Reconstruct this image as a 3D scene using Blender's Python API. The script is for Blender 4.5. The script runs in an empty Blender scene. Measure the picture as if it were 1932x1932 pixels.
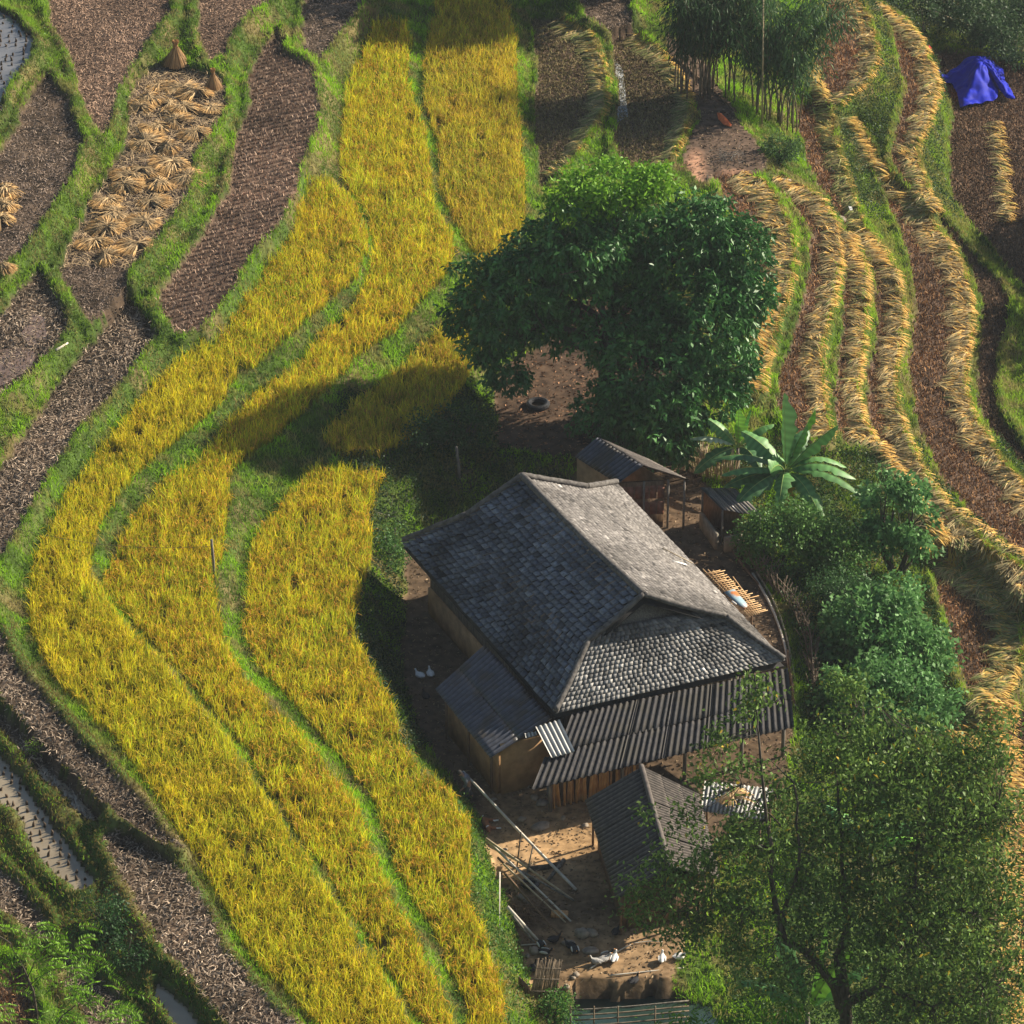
import bpy, bmesh, math, random
import numpy as np
from mathutils import Vector, Matrix
rng = np.random.default_rng(7); random.seed(7)
scene = bpy.context.scene
COL = scene.collection
# ------------------------------------------------------------------ camera, sky, sun, exposure
D = 170.0; PIT = math.radians(31); HALF = 21.0 / 170; S = 966.0
cp, sp = math.cos(PIT), math.sin(PIT)
CAM = np.array([0, -D * cp, D * sp]); FW = np.array([0, cp, -sp]); UP = np.array([0, sp, cp])
cam = bpy.data.cameras.new('camera'); camo = bpy.data.objects.new('camera', cam); COL.objects.link(camo)
cam.sensor_fit = 'HORIZONTAL'; cam.angle = 2 * math.atan(HALF); cam.clip_start = 1; cam.clip_end = 2000
camo.location = CAM; camo.rotation_euler = (math.pi / 2 - PIT, 0, 0); scene.camera = camo
ELEV, AZ = math.radians(26.5), math.radians(27)          # AZ from +X towards +Y
SUN = Vector((math.cos(ELEV) * math.cos(AZ), math.cos(ELEV) * math.sin(AZ), math.sin(ELEV)))
w = bpy.data.worlds.new('World'); scene.world = w; w.use_nodes = True
nt = w.node_tree; bg = nt.nodes['Background']
sky = nt.nodes.new('ShaderNodeTexSky'); sky.sky_type = 'NISHITA'; sky.sun_disc = False
sky.sun_elevation = ELEV; sky.sun_rotation = math.pi / 2 - AZ; sky.dust_density = 1.2; sky.air_density = 1.3
nt.links.new(sky.outputs[0], bg.inputs[0]); bg.inputs[1].default_value = 0.05
sl = bpy.data.lights.new('sun', 'SUN'); sl.energy = 5.0; sl.angle = math.radians(0.5); sl.color = (1.0, 0.89, 0.71)
so = bpy.data.objects.new('sun', sl); COL.objects.link(so); so.rotation_euler = SUN.to_track_quat('Z', 'Y').to_euler()
scene.view_settings.view_transform = 'Standard'; scene.view_settings.look = 'None'
scene.view_settings.gamma = 1; scene.view_settings.exposure = 1.12; scene.view_settings.use_curve_mapping = False
scene.cycles.max_bounces = 5; scene.cycles.transparent_max_bounces = 4
scene.cycles.diffuse_bounces = 3; scene.cycles.glossy_bounces = 2; scene.cycles.transmission_bounces = 3

def ray(px, py):
    return FW + np.array([1, 0, 0]) * ((px - S) / S * HALF) + UP * ((S - py) / S * HALF)
def P(px, py, z=0.0):                                   # a photo pixel on the horizontal plane z
    r = ray(px, py); return CAM + r * ((z - CAM[2]) / r[2])
def PY(px, py, Y):                                      # a photo pixel on the vertical plane y = Y
    r = ray(px, py); return CAM + r * ((Y - CAM[1]) / r[1])
def proj(p):
    d = np.asarray(p, float) - CAM; z = d @ FW
    return np.stack([S + d[..., 0] / z / HALF * S, S - (d @ UP) / z / HALF * S], -1)

# ------------------------------------------------------------------ helpers
def vnoise(x, y, sc, seed=0):
    x = np.asarray(x) / sc + 100; y = np.asarray(y) / sc + 100
    xi = np.floor(x).astype(int); yi = np.floor(y).astype(int); fx = x - xi; fy = y - yi
    fx = fx * fx * (3 - 2 * fx); fy = fy * fy * (3 - 2 * fy)
    def h(a, b):
        n = (a * 374761393 + b * 668265263 + seed * 974634777) & 0x7fffffff
        n = ((n ^ (n >> 13)) * 1274126177) & 0x7fffffff
        return ((n ^ (n >> 16)) & 0xffff) / 65535.0
    return (h(xi, yi) * (1 - fx) + h(xi + 1, yi) * fx) * (1 - fy) + (h(xi, yi + 1) * (1 - fx) + h(xi + 1, yi + 1) * fx) * fy
def fnoise(x, y, sc, seed=0):
    return vnoise(x, y, sc, seed) * .55 + vnoise(x, y, sc * .45, seed + 1) * .3 + vnoise(x, y, sc * .2, seed + 2) * .15

def tag(o, label=None, cat=None, group=None, kind=None):
    if label: o['label'] = label
    if cat: o['category'] = cat
    if group: o['group'] = group
    if kind: o['kind'] = kind
    return o
def link(name, me, m, parent=None, smooth=False):
    o = bpy.data.objects.new(name, me); COL.objects.link(o)
    if m: me.materials.append(m)
    if parent: o.parent = parent
    return o
def empty(name, loc, label, cat, group=None, rz=0):
    o = bpy.data.objects.new(name, None); COL.objects.link(o); o.location = tuple(loc); o.rotation_euler = (0, 0, rz)
    o.empty_display_size = .2
    return tag(o, label, cat, group)
def settle(root):
    """children were meshed in world coordinates: move them into the frame of their empty"""
    mw = Matrix.Translation(root.location) @ Matrix.Rotation(root.rotation_euler[2], 4, 'Z'); inv = mw.inverted()
    for c in root.children:
        if c.data: c.data.transform(inv)
        for g in c.children: g.data.transform(inv)
    return root
def dup(o, parent=None, name=None):
    c = o.copy(); COL.objects.link(c)
    if parent: c.parent = parent
    for ch in list(o.children): dup(ch, c)
    return c

def arrmesh(name, V, faces, m, parent=None, colors=None, smooth=False):
    """V (n,3); faces list of int arrays (k, s) with s = 3 or 4"""
    me = bpy.data.meshes.new(name); V = np.asarray(V, np.float32)
    me.vertices.add(len(V)); me.vertices.foreach_set('co', V.ravel())
    lv = np.concatenate([f.ravel() for f in faces]).astype(np.int32)
    tot = np.concatenate([np.full(len(f), f.shape[1]) for f in faces])
    st = np.concatenate([[0], np.cumsum(tot)[:-1]]).astype(np.int32)
    me.loops.add(len(lv)); me.loops.foreach_set('vertex_index', lv)
    me.polygons.add(len(tot)); me.polygons.foreach_set('loop_start', st)
    if smooth: me.polygons.foreach_set('use_smooth', np.ones(len(tot), bool))
    me.update(calc_edges=True)
    if colors is not None:
        a = me.attributes.new('Col', 'FLOAT_COLOR', 'POINT')
        c = np.ones((len(V), 4), np.float32); c[:, :3] = colors; a.data.foreach_set('color', c.ravel())
    return link(name, me, m, parent)

def ribbons(C, W, side, col):
    """C (N,K,3) centre lines, W (N,K) half widths, side (N,3), col (N,K,3) -> verts, quads, colours"""
    N, K, _ = C.shape
    L = C - side[:, None] * W[..., None]; R = C + side[:, None] * W[..., None]
    V = np.stack([L, R], 2).reshape(N * K * 2, 3)
    cc = np.repeat(col.reshape(N * K, 3), 2, 0)
    b = (np.arange(N) * K * 2)[:, None] + (np.arange(K - 1) * 2)[None]
    b = b.ravel(); q = np.stack([b, b + 1, b + 3, b + 2], 1)
    return V, q, cc
def blades(base, h, wd, az, lean, c0, c1, sag=0.25, K=3):
    """base (N,3) height h, half width wd, leaning lean (fraction of h) towards az; colours at foot and tip"""
    N = len(base); t = np.linspace(0, 1, K)
    d = np.stack([np.cos(az), np.sin(az), 0 * az], 1)
    C = base[:, None] + d[:, None] * (lean * h)[:, None, None] * (t ** 2)[None, :, None]
    C[..., 2] += h[:, None] * (t - sag * t ** 3 * np.clip(lean, 0, 1.4)[:, None])
    W = wd[:, None] * np.linspace(1, .18, K)[None]
    fa = rng.uniform(-1.1, 1.1, N); side = np.stack([np.cos(fa), np.sin(fa), 0 * fa], 1)
    col = c0[:, None] * (1 - t)[None, :, None] + c1[:, None] * t[None, :, None]
    return ribbons(C, W, side, col)
def leaves(pos, dirv, L, Wd, col, droop=0.0):
    """diamond leaves at pos pointing along dirv"""
    N = len(pos); d = dirv / (np.linalg.norm(dirv, axis=1, keepdims=True) + 1e-6)
    r = rng.normal(size=(N, 3)); r[:, 2] *= .5; s = np.cross(d, r); s /= (np.linalg.norm(s, axis=1, keepdims=True) + 1e-6)
    n = np.cross(s, d)
    m = pos + d * (L * .45)[:, None] + n * (Wd * .25)[:, None]
    tip = pos + d * L[:, None]; tip[:, 2] -= droop * L
    V = np.stack([pos, m - s * Wd[:, None], tip, m + s * Wd[:, None]], 1).reshape(-1, 3)
    b = np.arange(N) * 4; return V, np.stack([b, b + 1, b + 2, b + 3], 1), np.repeat(col, 4, 0)
class Acc:
    def __init__(s): s.V = []; s.F = []; s.C = []; s.n = 0
    def add(s, V, F, C=None):
        F = F if isinstance(F, list) else [F]
        s.V.append(V); s.F += [f + s.n for f in F]; s.n += len(V)
        s.C.append(np.zeros((len(V), 3)) + .5 if C is None else C)
    def build(s, name, m, parent=None, smooth=False):
        return arrmesh(name, np.concatenate(s.V), s.F, m, parent, np.concatenate(s.C), smooth)
def tube_g(pts, rad, seg=6, col=(.5, .5, .5)):
    pts = np.asarray(pts, float); n = len(pts); rad = np.zeros(n) + rad
    T = np.gradient(pts, axis=0); T /= np.linalg.norm(T, axis=1, keepdims=True) + 1e-9
    ref = np.array([0.13, .21, .97]) if abs(T[0][2]) < .85 else np.array([1, .1, 0])
    A = np.cross(T, ref); A /= np.linalg.norm(A, axis=1, keepdims=True) + 1e-9; B = np.cross(T, A)
    th = np.arange(seg) / seg * 2 * math.pi
    V = pts[:, None] + (A[:, None] * np.cos(th)[None, :, None] + B[:, None] * np.sin(th)[None, :, None]) * rad[:, None, None]
    V = V.reshape(-1, 3); i = np.arange(n - 1)[:, None] * seg; j = np.arange(seg)[None]; k = (j + 1) % seg
    q = np.stack([i + j, i + k, i + k + seg, i + j + seg], -1).reshape(-1, 4)
    V = np.concatenate([V, pts[:1], pts[-1:]]); m = n * seg
    t1 = np.stack([np.full(seg, m), k[0], j[0]], 1); t2 = np.stack([np.full(seg, m + 1), (n - 1) * seg + j[0], (n - 1) * seg + k[0]], 1)
    return V, [q, t1, t2], np.zeros((len(V), 3)) + np.array(col)
def tube(name, pts, rad, m, parent=None, seg=6, col=(.5, .5, .5)):
    a = Acc(); a.add(*tube_g(pts, rad, seg, col)); return a.build(name, m, parent, True)
def hexa_g(c8):                                          # 8 corners: bottom 4 then top 4
    q = np.array([[0, 3, 2, 1], [4, 5, 6, 7], [0, 1, 5, 4], [1, 2, 6, 5], [2, 3, 7, 6], [3, 0, 4, 7]])
    return np.asarray(c8, float), q
def box_g(c, ax, ay, az):                                # centre and half-axis vectors
    c = np.asarray(c, float); ax, ay, az = map(np.asarray, (ax, ay, az))
    return hexa_g([c - ax - ay - az, c + ax - ay - az, c + ax + ay - az, c - ax + ay - az, c - ax - ay + az, c + ax - ay + az, c + ax + ay + az, c - ax + ay + az])
def beam_g(a, b, wd, hg):
    a = np.asarray(a, float); b = np.asarray(b, float); d = b - a; L = np.linalg.norm(d); d /= L
    s = np.cross(d, [0, 0, 1]) if abs(d[2]) < .95 else np.array([1., 0, 0]); s /= np.linalg.norm(s); n = np.cross(s, d)
    return box_g((a + b) / 2, d * L / 2, s * wd / 2, n * hg / 2)
def blob_g(c, r, seed=0, nu=10, nv=7, rough=.25, rz=0):
    th, ph = np.meshgrid(np.arange(nu) / nu * 2 * math.pi, np.linspace(.0, math.pi, nv)); x = np.cos(th) * np.sin(ph); y = np.sin(th) * np.sin(ph); z = np.cos(ph)
    k = 1 + rough * (vnoise(x * 3 + seed, y * 3 + z * 2.1, 1.0, seed) - .5) * 2; k[0] = k[0].mean(); k[-1] = k[-1].mean()
    x, y = x * r[0] * k, y * r[1] * k; X = x * math.cos(rz) - y * math.sin(rz); Y = x * math.sin(rz) + y * math.cos(rz)
    V = np.stack([X, Y, z * r[2] * k], -1).reshape(-1, 3) + np.asarray(c)
    i = np.arange(nv - 1)[:, None] * nu; j = np.arange(nu)[None]; kk = (j + 1) % nu
    return V, np.stack([i + j, i + nu + j, i + nu + kk, i + kk], -1).reshape(-1, 4)

# ------------------------------------------------------------------ materials
def noise_mat(name, c1, c2, scale=4, rough=.85, detail=6, bump=0.0, spec=.3, metal=0, stretch=None, c3=None, sc3=.6, mul=False):
    m = bpy.data.materials.new(name); m.use_nodes = True; t = m.node_tree; b = t.nodes['Principled BSDF']
    tc = t.nodes.new('ShaderNodeTexCoord'); mp = t.nodes.new('ShaderNodeMapping'); t.links.new(tc.outputs['Object'], mp.inputs[0])
    if stretch: mp.inputs['Scale'].default_value = stretch
    n = t.nodes.new('ShaderNodeTexNoise'); n.inputs['Scale'].default_value = scale; n.inputs['Detail'].default_value = detail; t.links.new(mp.outputs[0], n.inputs[0])
    r = t.nodes.new('ShaderNodeValToRGB'); r.color_ramp.elements[0].position = .35; r.color_ramp.elements[1].position = .65
    r.color_ramp.elements[0].color = (*c1, 1); r.color_ramp.elements[1].color = (*c2, 1); t.links.new(n.outputs[0], r.inputs[0]); out = r.outputs[0]
    if c3:
        n2 = t.nodes.new('ShaderNodeTexNoise'); n2.inputs['Scale'].default_value = sc3; n2.inputs['Detail'].default_value = 4; t.links.new(tc.outputs['Object'], n2.inputs[0])
        r2 = t.nodes.new('ShaderNodeValToRGB'); r2.color_ramp.elements[0].position = .48; r2.color_ramp.elements[1].position = .6; t.links.new(n2.outputs[0], r2.inputs[0])
        mx = t.nodes.new('ShaderNodeMix'); mx.data_type = 'RGBA'; t.links.new(r2.outputs[0], mx.inputs[0]); t.links.new(out, mx.inputs[6]); mx.inputs[7].default_value = (*c3, 1); out = mx.outputs[2]
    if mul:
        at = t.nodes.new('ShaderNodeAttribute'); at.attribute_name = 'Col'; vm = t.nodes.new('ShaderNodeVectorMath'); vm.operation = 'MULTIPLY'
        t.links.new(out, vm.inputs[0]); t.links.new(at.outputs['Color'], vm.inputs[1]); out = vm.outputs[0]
    t.links.new(out, b.inputs['Base Color'])
    b.inputs['Roughness'].default_value = rough; b.inputs['Specular IOR Level'].default_value = spec; b.inputs['Metallic'].default_value = metal
    if bump:
        bp = t.nodes.new('ShaderNodeBump'); bp.inputs['Strength'].default_value = bump; bp.inputs['Distance'].default_value = .05; t.links.new(n.outputs[0], bp.inputs['Height']); t.links.new(bp.outputs[0], b.inputs['Normal'])
    return m
def attr_mat(name, rough=.7, spec=.3, trans=0.0, noise=0.0, nscale=6, tint=(1, 1, 1), bump=0.0, alpha=None):
    m = bpy.data.materials.new(name); m.use_nodes = True; t = m.node_tree; b = t.nodes['Principled BSDF']
    a = t.nodes.new('ShaderNodeAttribute'); a.attribute_name = 'Col'; out = a.outputs['Color']
    if noise:
        tc = t.nodes.new('ShaderNodeTexCoord'); n = t.nodes.new('ShaderNodeTexNoise'); n.inputs['Scale'].default_value = nscale; n.inputs['Detail'].default_value = 8
        t.links.new(tc.outputs['Object'], n.inputs[0])
        mr = t.nodes.new('ShaderNodeMapRange'); mr.inputs[1].default_value = .3; mr.inputs[2].default_value = .7; mr.inputs[3].default_value = 1 - noise; mr.inputs[4].default_value = 1 + noise
        t.links.new(n.outputs[0], mr.inputs[0]); v = t.nodes.new('ShaderNodeVectorMath'); v.operation = 'SCALE'; t.links.new(out, v.inputs[0]); t.links.new(mr.outputs[0], v.inputs['Scale']); out = v.outputs[0]
        if bump:
            bp = t.nodes.new('ShaderNodeBump'); bp.inputs['Strength'].default_value = bump; bp.inputs['Distance'].default_value = .08; t.links.new(n.outputs[0], bp.inputs['Height']); t.links.new(bp.outputs[0], b.inputs['Normal'])
    t.links.new(out, b.inputs['Base Color']); b.inputs['Roughness'].default_value = rough; b.inputs['Specular IOR Level'].default_value = spec
    if trans:
        tr = t.nodes.new('ShaderNodeBsdfTranslucent'); ms = t.nodes.new('ShaderNodeMixShader'); ms.inputs[0].default_value = trans
        t.links.new(out, tr.inputs[0]); t.links.new(b.outputs[0], ms.inputs[1]); t.links.new(tr.outputs[0], ms.inputs[2])
        t.links.new(ms.outputs[0], t.nodes['Material Output'].inputs[0])
    return m
M = {}
M['ground'] = attr_mat('ground', .95, .1, 0, .5, 2.6, bump=.35)
M['blade'] = attr_mat('blade', .65, .25, .35)
M['straw'] = attr_mat('straw', .7, .2, .25)
M['dry'] = attr_mat('dry', .9, .1)
M['leaf'] = attr_mat('leaf', .55, .22, .28)
M['leaf_gloss'] = attr_mat('leaf_gloss', .48, .32, .15)
M['bark'] = noise_mat('bark', (.035, .028, .02), (.11, .09, .07), 9, bump=.5, stretch=(1, 1, .3))
M['pbark'] = noise_mat('pale_bark', (.09, .08, .065), (.22, .2, .17), 9, bump=.4)
M['slate'] = attr_mat('slate', .82, .15, 0, .35, 9, bump=.3)
M['cement'] = noise_mat('roof_cement', (.055, .05, .048), (.13, .12, .115), 6, bump=.5)
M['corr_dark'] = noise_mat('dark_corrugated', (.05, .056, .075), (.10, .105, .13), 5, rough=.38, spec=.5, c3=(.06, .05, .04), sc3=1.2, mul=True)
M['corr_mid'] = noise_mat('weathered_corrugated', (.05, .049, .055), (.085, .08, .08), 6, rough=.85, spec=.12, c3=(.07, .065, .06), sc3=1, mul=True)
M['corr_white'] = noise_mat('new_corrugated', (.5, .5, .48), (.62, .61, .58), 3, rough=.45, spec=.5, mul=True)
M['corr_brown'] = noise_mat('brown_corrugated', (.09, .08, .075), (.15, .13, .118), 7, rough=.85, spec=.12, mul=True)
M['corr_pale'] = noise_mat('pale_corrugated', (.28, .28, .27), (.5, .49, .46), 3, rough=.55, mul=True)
M['mudwall'] = noise_mat('mud_wall', (.26, .15, .07), (.42, .25, .12), 2.5, bump=.4)
M['plank'] = noise_mat('grey_plank', (.09, .08, .07), (.21, .19, .17), 5, stretch=(6, 6, .6), bump=.3)
M['brown_wood'] = noise_mat('brown_wood', (.10, .06, .035), (.2, .125, .075), 5, stretch=(5, 5, .8), bump=.3)
M['fire_wood'] = noise_mat('firewood', (.42, .20, .07), (.66, .38, .16), 5, stretch=(5, 5, .6), bump=.3)
M['brick'] = noise_mat('brick_panel', (.13, .055, .035), (.24, .11, .075), 5, bump=.3)
M['bamboo'] = noise_mat('bamboo_cane', (.30, .23, .14), (.48, .39, .26), 4)
M['new_bamboo'] = noise_mat('fresh_bamboo', (.52, .32, .15), (.68, .46, .25), 4)
M['old_bamboo'] = noise_mat('old_bamboo', (.10, .075, .05), (.22, .17, .12), 5)
M['tar'] = noise_mat('dark_underlay', (.008, .008, .01), (.02, .02, .022), 4)
M['pale_pole'] = noise_mat('pale_pole', (.42, .38, .32), (.6, .55, .47), 4)
M['stone'] = noise_mat('stone', (.16, .13, .10), (.34, .28, .22), 4, bump=.5)
M['concrete'] = noise_mat('concrete', (.16, .14, .11), (.28, .25, .2), 3, bump=.3)
M['blue_tarp'] = noise_mat('blue_tarp', (.003, .01, .30), (.006, .02, .46), 3, rough=.65, spec=.12)
M['red_bag'] = noise_mat('red_bag', (.45, .03, .02), (.6, .07, .05), 8)
M['orange_bag'] = noise_mat('orange_bag', (.55, .10, .03), (.7, .18, .06), 8)
M['dark_bag'] = noise_mat('dark_bag', (.03, .035, .045), (.08, .08, .09), 8)
M['white'] = noise_mat('white_feather', (.62, .6, .58), (.78, .77, .75), 8)
M['black'] = noise_mat('black_feather', (.012, .012, .015), (.03, .03, .035), 8)
M['grey_feather'] = noise_mat('grey_feather', (.2, .19, .18), (.5, .48, .46), 30)
M['beak'] = noise_mat('beak', (.5, .2, .05), (.6, .28, .08), 8)
M['fur_brown'] = noise_mat('brown_fur', (.22, .08, .035), (.34, .14, .06), 12)
M['skin'] = noise_mat('skin', (.30, .17, .11), (.36, .21, .14), 8)
M['shirt'] = noise_mat('shirt', (.10, .12, .15), (.16, .18, .22), 8)
M['trouser'] = noise_mat('trousers', (.03, .035, .05), (.07, .075, .09), 30)
M['hair'] = noise_mat('hair', (.01, .009, .008), (.02, .018, .016), 20)
M['yellow_can'] = noise_mat('yellow_can', (.42, .27, .03), (.55, .38, .06), 5)
M['blue_metal'] = noise_mat('blue_metal', (.20, .30, .36), (.27, .38, .44), 3, rough=.5, c3=(.42, .15, .05), sc3=1.6)
M['black_plastic'] = noise_mat('black_plastic', (.01, .01, .012), (.03, .03, .035), 5, rough=.4)
def water_mat(name, c1, c2):
    m = noise_mat(name, c1, c2, .8, rough=.12, spec=.6); return m
M['water'] = water_mat('muddy_water', (.20, .165, .115), (.27, .225, .16))
M['water_red'] = water_mat('red_muddy_water', (.13, .085, .065), (.18, .12, .09))
M['pond'] = water_mat('pond_water', (.015, .035, .03), (.03, .055, .045))
M['river'] = water_mat('river_water', (.4, .42, .44), (.5, .52, .54))

# ------------------------------------------------------------------ terraces: flat fields traced, each on its own level
# kind: r rice, s dry stubble, m mud, w water, d dirt, f leaf litter, p pin (height only)
FLD = []
def fld(k, z, pts, zz=None, lev=.36): FLD.append((k, z, pts, (z if zz is None else zz), lev)); return len(FLD)
R1 = fld('r', 3.2, [(385,650),(330,690),(280,738),(220,808),(160,888),(110,958),(82,1015),(62,1080),(55,1150),(70,1220),(110,1285),(170,1345),(240,1425),(300,1505),(350,1585),(400,1665),(440,1745),(490,1815),(560,1885),(600,1932),(700,2040),(860,2040),(780,1932),(740,1870),(680,1780),(620,1680),(560,1590),(500,1500),(440,1410),(380,1330),(310,1250),(240,1180),(198,1120),(165,1070),(180,1000),(220,930),(280,865),(350,810),(420,750),(452,695),(430,665)], 3.5, .12)
R2 = fld('r', 2.6, [(690,95),(702,45),(765,35),(775,70),(770,150),(797,230),(807,300),(822,390),(857,455),(850,505),(790,565),(740,625),(672,668),(620,728),(540,798),(455,865),(430,895),(434,935),(425,1000),(410,1060),(405,1130),(420,1200),(450,1260),(500,1320),(560,1380),(620,1450),(680,1530),(700,1600),(740,1690),(790,1780),(830,1870),(855,1932),(910,2040),(890,2040),(800,1932),(758,1870),(698,1780),(638,1680),(578,1590),(518,1500),(458,1410),(398,1330),(328,1250),(258,1180),(213,1130),(197,1105),(222,1030),(262,960),(312,905),(372,880),(432,800),(500,730),(560,695),(622,618),(672,578),(702,500),(702,450),(692,400),(652,350),(640,310),(647,250),(652,180),(668,125)], 2.9, .12)
R3 = fld('r', 1.8, [(725,890),(600,885),(530,955),(492,1003),(472,1060),(460,1130),(465,1200),(500,1270),(570,1340),(640,1420),(700,1500),(730,1590),(770,1680),(820,1760),(860,1850),(885,1932),(930,2040),(990,2040),(955,1932),(945,1850),(912,1760),(880,1690),(895,1625),(888,1565),(850,1495),(790,1445),(750,1395),(738,1315),(700,1265),(668,1195),(678,1120),(702,1040),(700,960)], 2.1, .12)
R4 = fld('r', 2.1, [(830,-20),(950,-20),(975,80),(975,200),(985,300),(992,400),(975,470),(945,560),(900,660),(870,730),(830,785),(780,825),(720,855),(640,855),(610,822),(640,787),(700,737),(760,692),(848,603),(905,480),(882,462),(850,400),(830,350),(825,280),(805,200),(800,120),(815,40)], 2.4, .12)
R5 = fld('r', 3.15, [(590,340),(620,340),(660,372),(690,420),(690,470),(670,520),(620,562),(560,612),(500,670),(470,692),(410,650),(440,600),(500,520),(550,440),(570,385)], 3.45, .12)
W0 = fld('w', 6.0, [(-80,0),(0,18),(32,36),(60,70),(67,100),(45,130),(20,160),(0,215),(-80,300)])
F1 = fld('s', 5.3, [(80,-30),(330,-30),(320,30),(290,70),(255,120),(220,170),(210,230),(197,262),(175,252),(150,180),(135,130),(120,90),(95,50)])
F2 = fld('m', 5.5, [(85,145),(130,190),(145,240),(160,268),(140,320),(110,380),(70,440),(40,480),(0,510),(-80,540),(-80,330),(0,290),(30,240),(55,185)])
F3 = fld('m', 4.7, [(300,125),(345,130),(385,140),(420,150),(430,200),(410,240),(370,300),(355,370),(320,420),(290,460),(250,510),(235,560),(200,592),(165,612),(150,590),(130,555),(108,515),(150,430),(170,380),(230,300),(240,240),(240,190),(270,150)])
F4 = fld('s', 5.0, [(375,-30),(515,-30),(512,0),(500,15),(470,30),(440,70),(425,110),(390,120),(375,80)])
F5 = fld('s', 4.1, [(525,60),(540,100),(590,130),(602,180),(598,240),(575,300),(560,360),(520,430),(470,490),(430,560),(380,622),(335,632),(300,580),(310,545),(350,490),(400,420),(430,360),(440,280),(470,200),(465,150),(500,90)])
F6 = fld('m', 3.9, [(572,-30),(690,-30),(690,0),(660,40),(630,80),(602,122),(575,110),(570,60)])
F7 = fld('m', 4.9, [(75,515),(115,580),(128,625),(90,670),(50,720),(0,752),(-80,780),(-80,590),(0,600),(30,555),(55,530)])
M1 = fld('m', 4.0, [(240,570),(270,600),(300,637),(250,692),(200,762),(150,812),(110,872),(60,952),(32,1015),(0,1065),(-20,1130),(-10,1170),(20,1235),(60,1295),(130,1375),(200,1445),(270,1515),(310,1575),(345,1602),(290,1590),(230,1550),(160,1485),(100,1425),(40,1360),(0,1312),(-80,1230),(-80,900),(0,890),(40,835),(100,745),(150,682),(190,632)])
M2 = fld('m', 3.7, [(195,1572),(235,1575),(300,1612),(350,1645),(380,1702),(420,1782),(480,1852),(545,1932),(640,2040),(530,2040),(430,1932),(370,1860),(300,1780),(250,1690),(205,1612)])
M3 = fld('m', 3.5, [(-60,1330),(0,1345),(40,1385),(85,1428),(135,1485),(195,1548),(165,1552),(110,1500),(55,1440),(0,1385),(-60,1350)])
W1 = fld('w', 3.3, [(-60,1400),(0,1425),(42,1470),(92,1540),(140,1610),(190,1672),(150,1688),(100,1652),(60,1592),(30,1532),(0,1517),(-60,1480)])
M4 = fld('m', 3.0, [(-60,1610),(0,1640),(42,1682),(90,1742),(108,1775),(60,1775),(0,1722),(-60,1700)])
M5 = fld('m', 2.8, [(125,1795),(160,1815),(210,1872),(270,1932),(340,2040),(220,2040),(150,1905),(120,1840)])
W2 = fld('w', 3.2, [(292,1848),(340,1888),(385,1932),(480,2040),(420,2040),(330,1932),(290,1880)])
S0 = fld('s', 2.9, [(-60,1810),(40,1830),(75,1932),(80,2040),(-60,2040)])
T0 = fld('m', 1.7, [(1080,-30),(1180,-30),(1192,50),(1150,60),(1110,40)])
T1 = fld('s', 1.4, [(1005,40),(1050,40),(1110,72),(1140,138),(1136,210),(1100,272),(1050,340),(1020,365),(1008,250),(1010,150)])
T2 = fld('s', 1.0, [(1150,80),(1195,70),(1250,108),(1290,158),(1300,200),(1285,262),(1250,325),(1165,325),(1160,280),(1165,200),(1160,130)])
PA = fld('d', 1.1, [(1260,60),(1330,120),(1400,230),(1450,300),(1440,325),(1380,345),(1310,345),(1285,300),(1322,215),(1260,120)], None, 0)
LI = fld('f', .9, [(930,740),(950,690),(1010,660),(1100,560),(1220,560),(1320,700),(1330,800),(1240,845),(1060,860),(940,845)], None, 0)
S1 = fld('s', .9, [(1345,335),(1395,330),(1442,352),(1470,400),(1490,450),(1492,500),(1480,560),(1462,610),(1445,680),(1432,745),(1400,745),(1425,640),(1440,560),(1415,480),(1370,400)])
S2 = fld('s', .3, [(1455,345),(1510,355),(1550,385),(1576,430),(1583,480),(1576,540),(1560,600),(1543,660),(1545,720),(1555,780),(1562,840),(1500,830),(1470,780),(1470,720),(1490,650),(1510,580),(1525,520),(1530,450),(1500,400)])
S3 = fld('s', -.3, [(1592,460),(1605,462),(1626,500),(1632,560),(1627,620),(1622,680),(1614,740),(1625,800),(1652,848),(1595,855),(1573,790),(1575,720),(1585,660),(1590,600),(1597,520)])
S4 = fld('s', -.9, [(1500,210),(1545,200),(1562,215),(1568,262),(1590,330),(1606,380),(1630,440),(1666,480),(1692,530),(1701,590),(1695,650),(1684,710),(1687,770),(1712,840),(1747,920),(1792,980),(1862,1040),(1932,1085),(2000,1120),(2000,1160),(1932,1132),(1830,1082),(1760,1012),(1700,932),(1660,852),(1632,780),(1640,700),(1650,640),(1655,560),(1645,500),(1600,440),(1570,400),(1530,330),(1505,260)])
S4u = fld('s', -.5, [(1560,-30),(1600,-30),(1630,30),(1649,80),(1650,120),(1630,162),(1582,202),(1530,185),(1520,150),(1560,60)])
S5 = fld('s', -1.7, [(1612,240),(1630,270),(1655,320),(1705,370),(1748,420),(1784,460),(1812,510),(1828,570),(1828,630),(1818,690),(1818,750),(1838,800),(1872,860),(1932,930),(2000,990),(2000,1100),(1932,1062),(1850,1002),(1782,922),(1750,852),(1725,782),(1715,700),(1725,640),(1730,570),(1715,500),(1698,440),(1675,390),(1638,310)])
S5u = fld('s', -1.4, [(1650,-10),(1665,22),(1700,35),(1736,80),(1758,130),(1768,170),(1745,240),(1722,290),(1745,360),(1770,400),(1720,370),(1680,310),(1690,240),(1710,170),(1700,130),(1680,60)])
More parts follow.
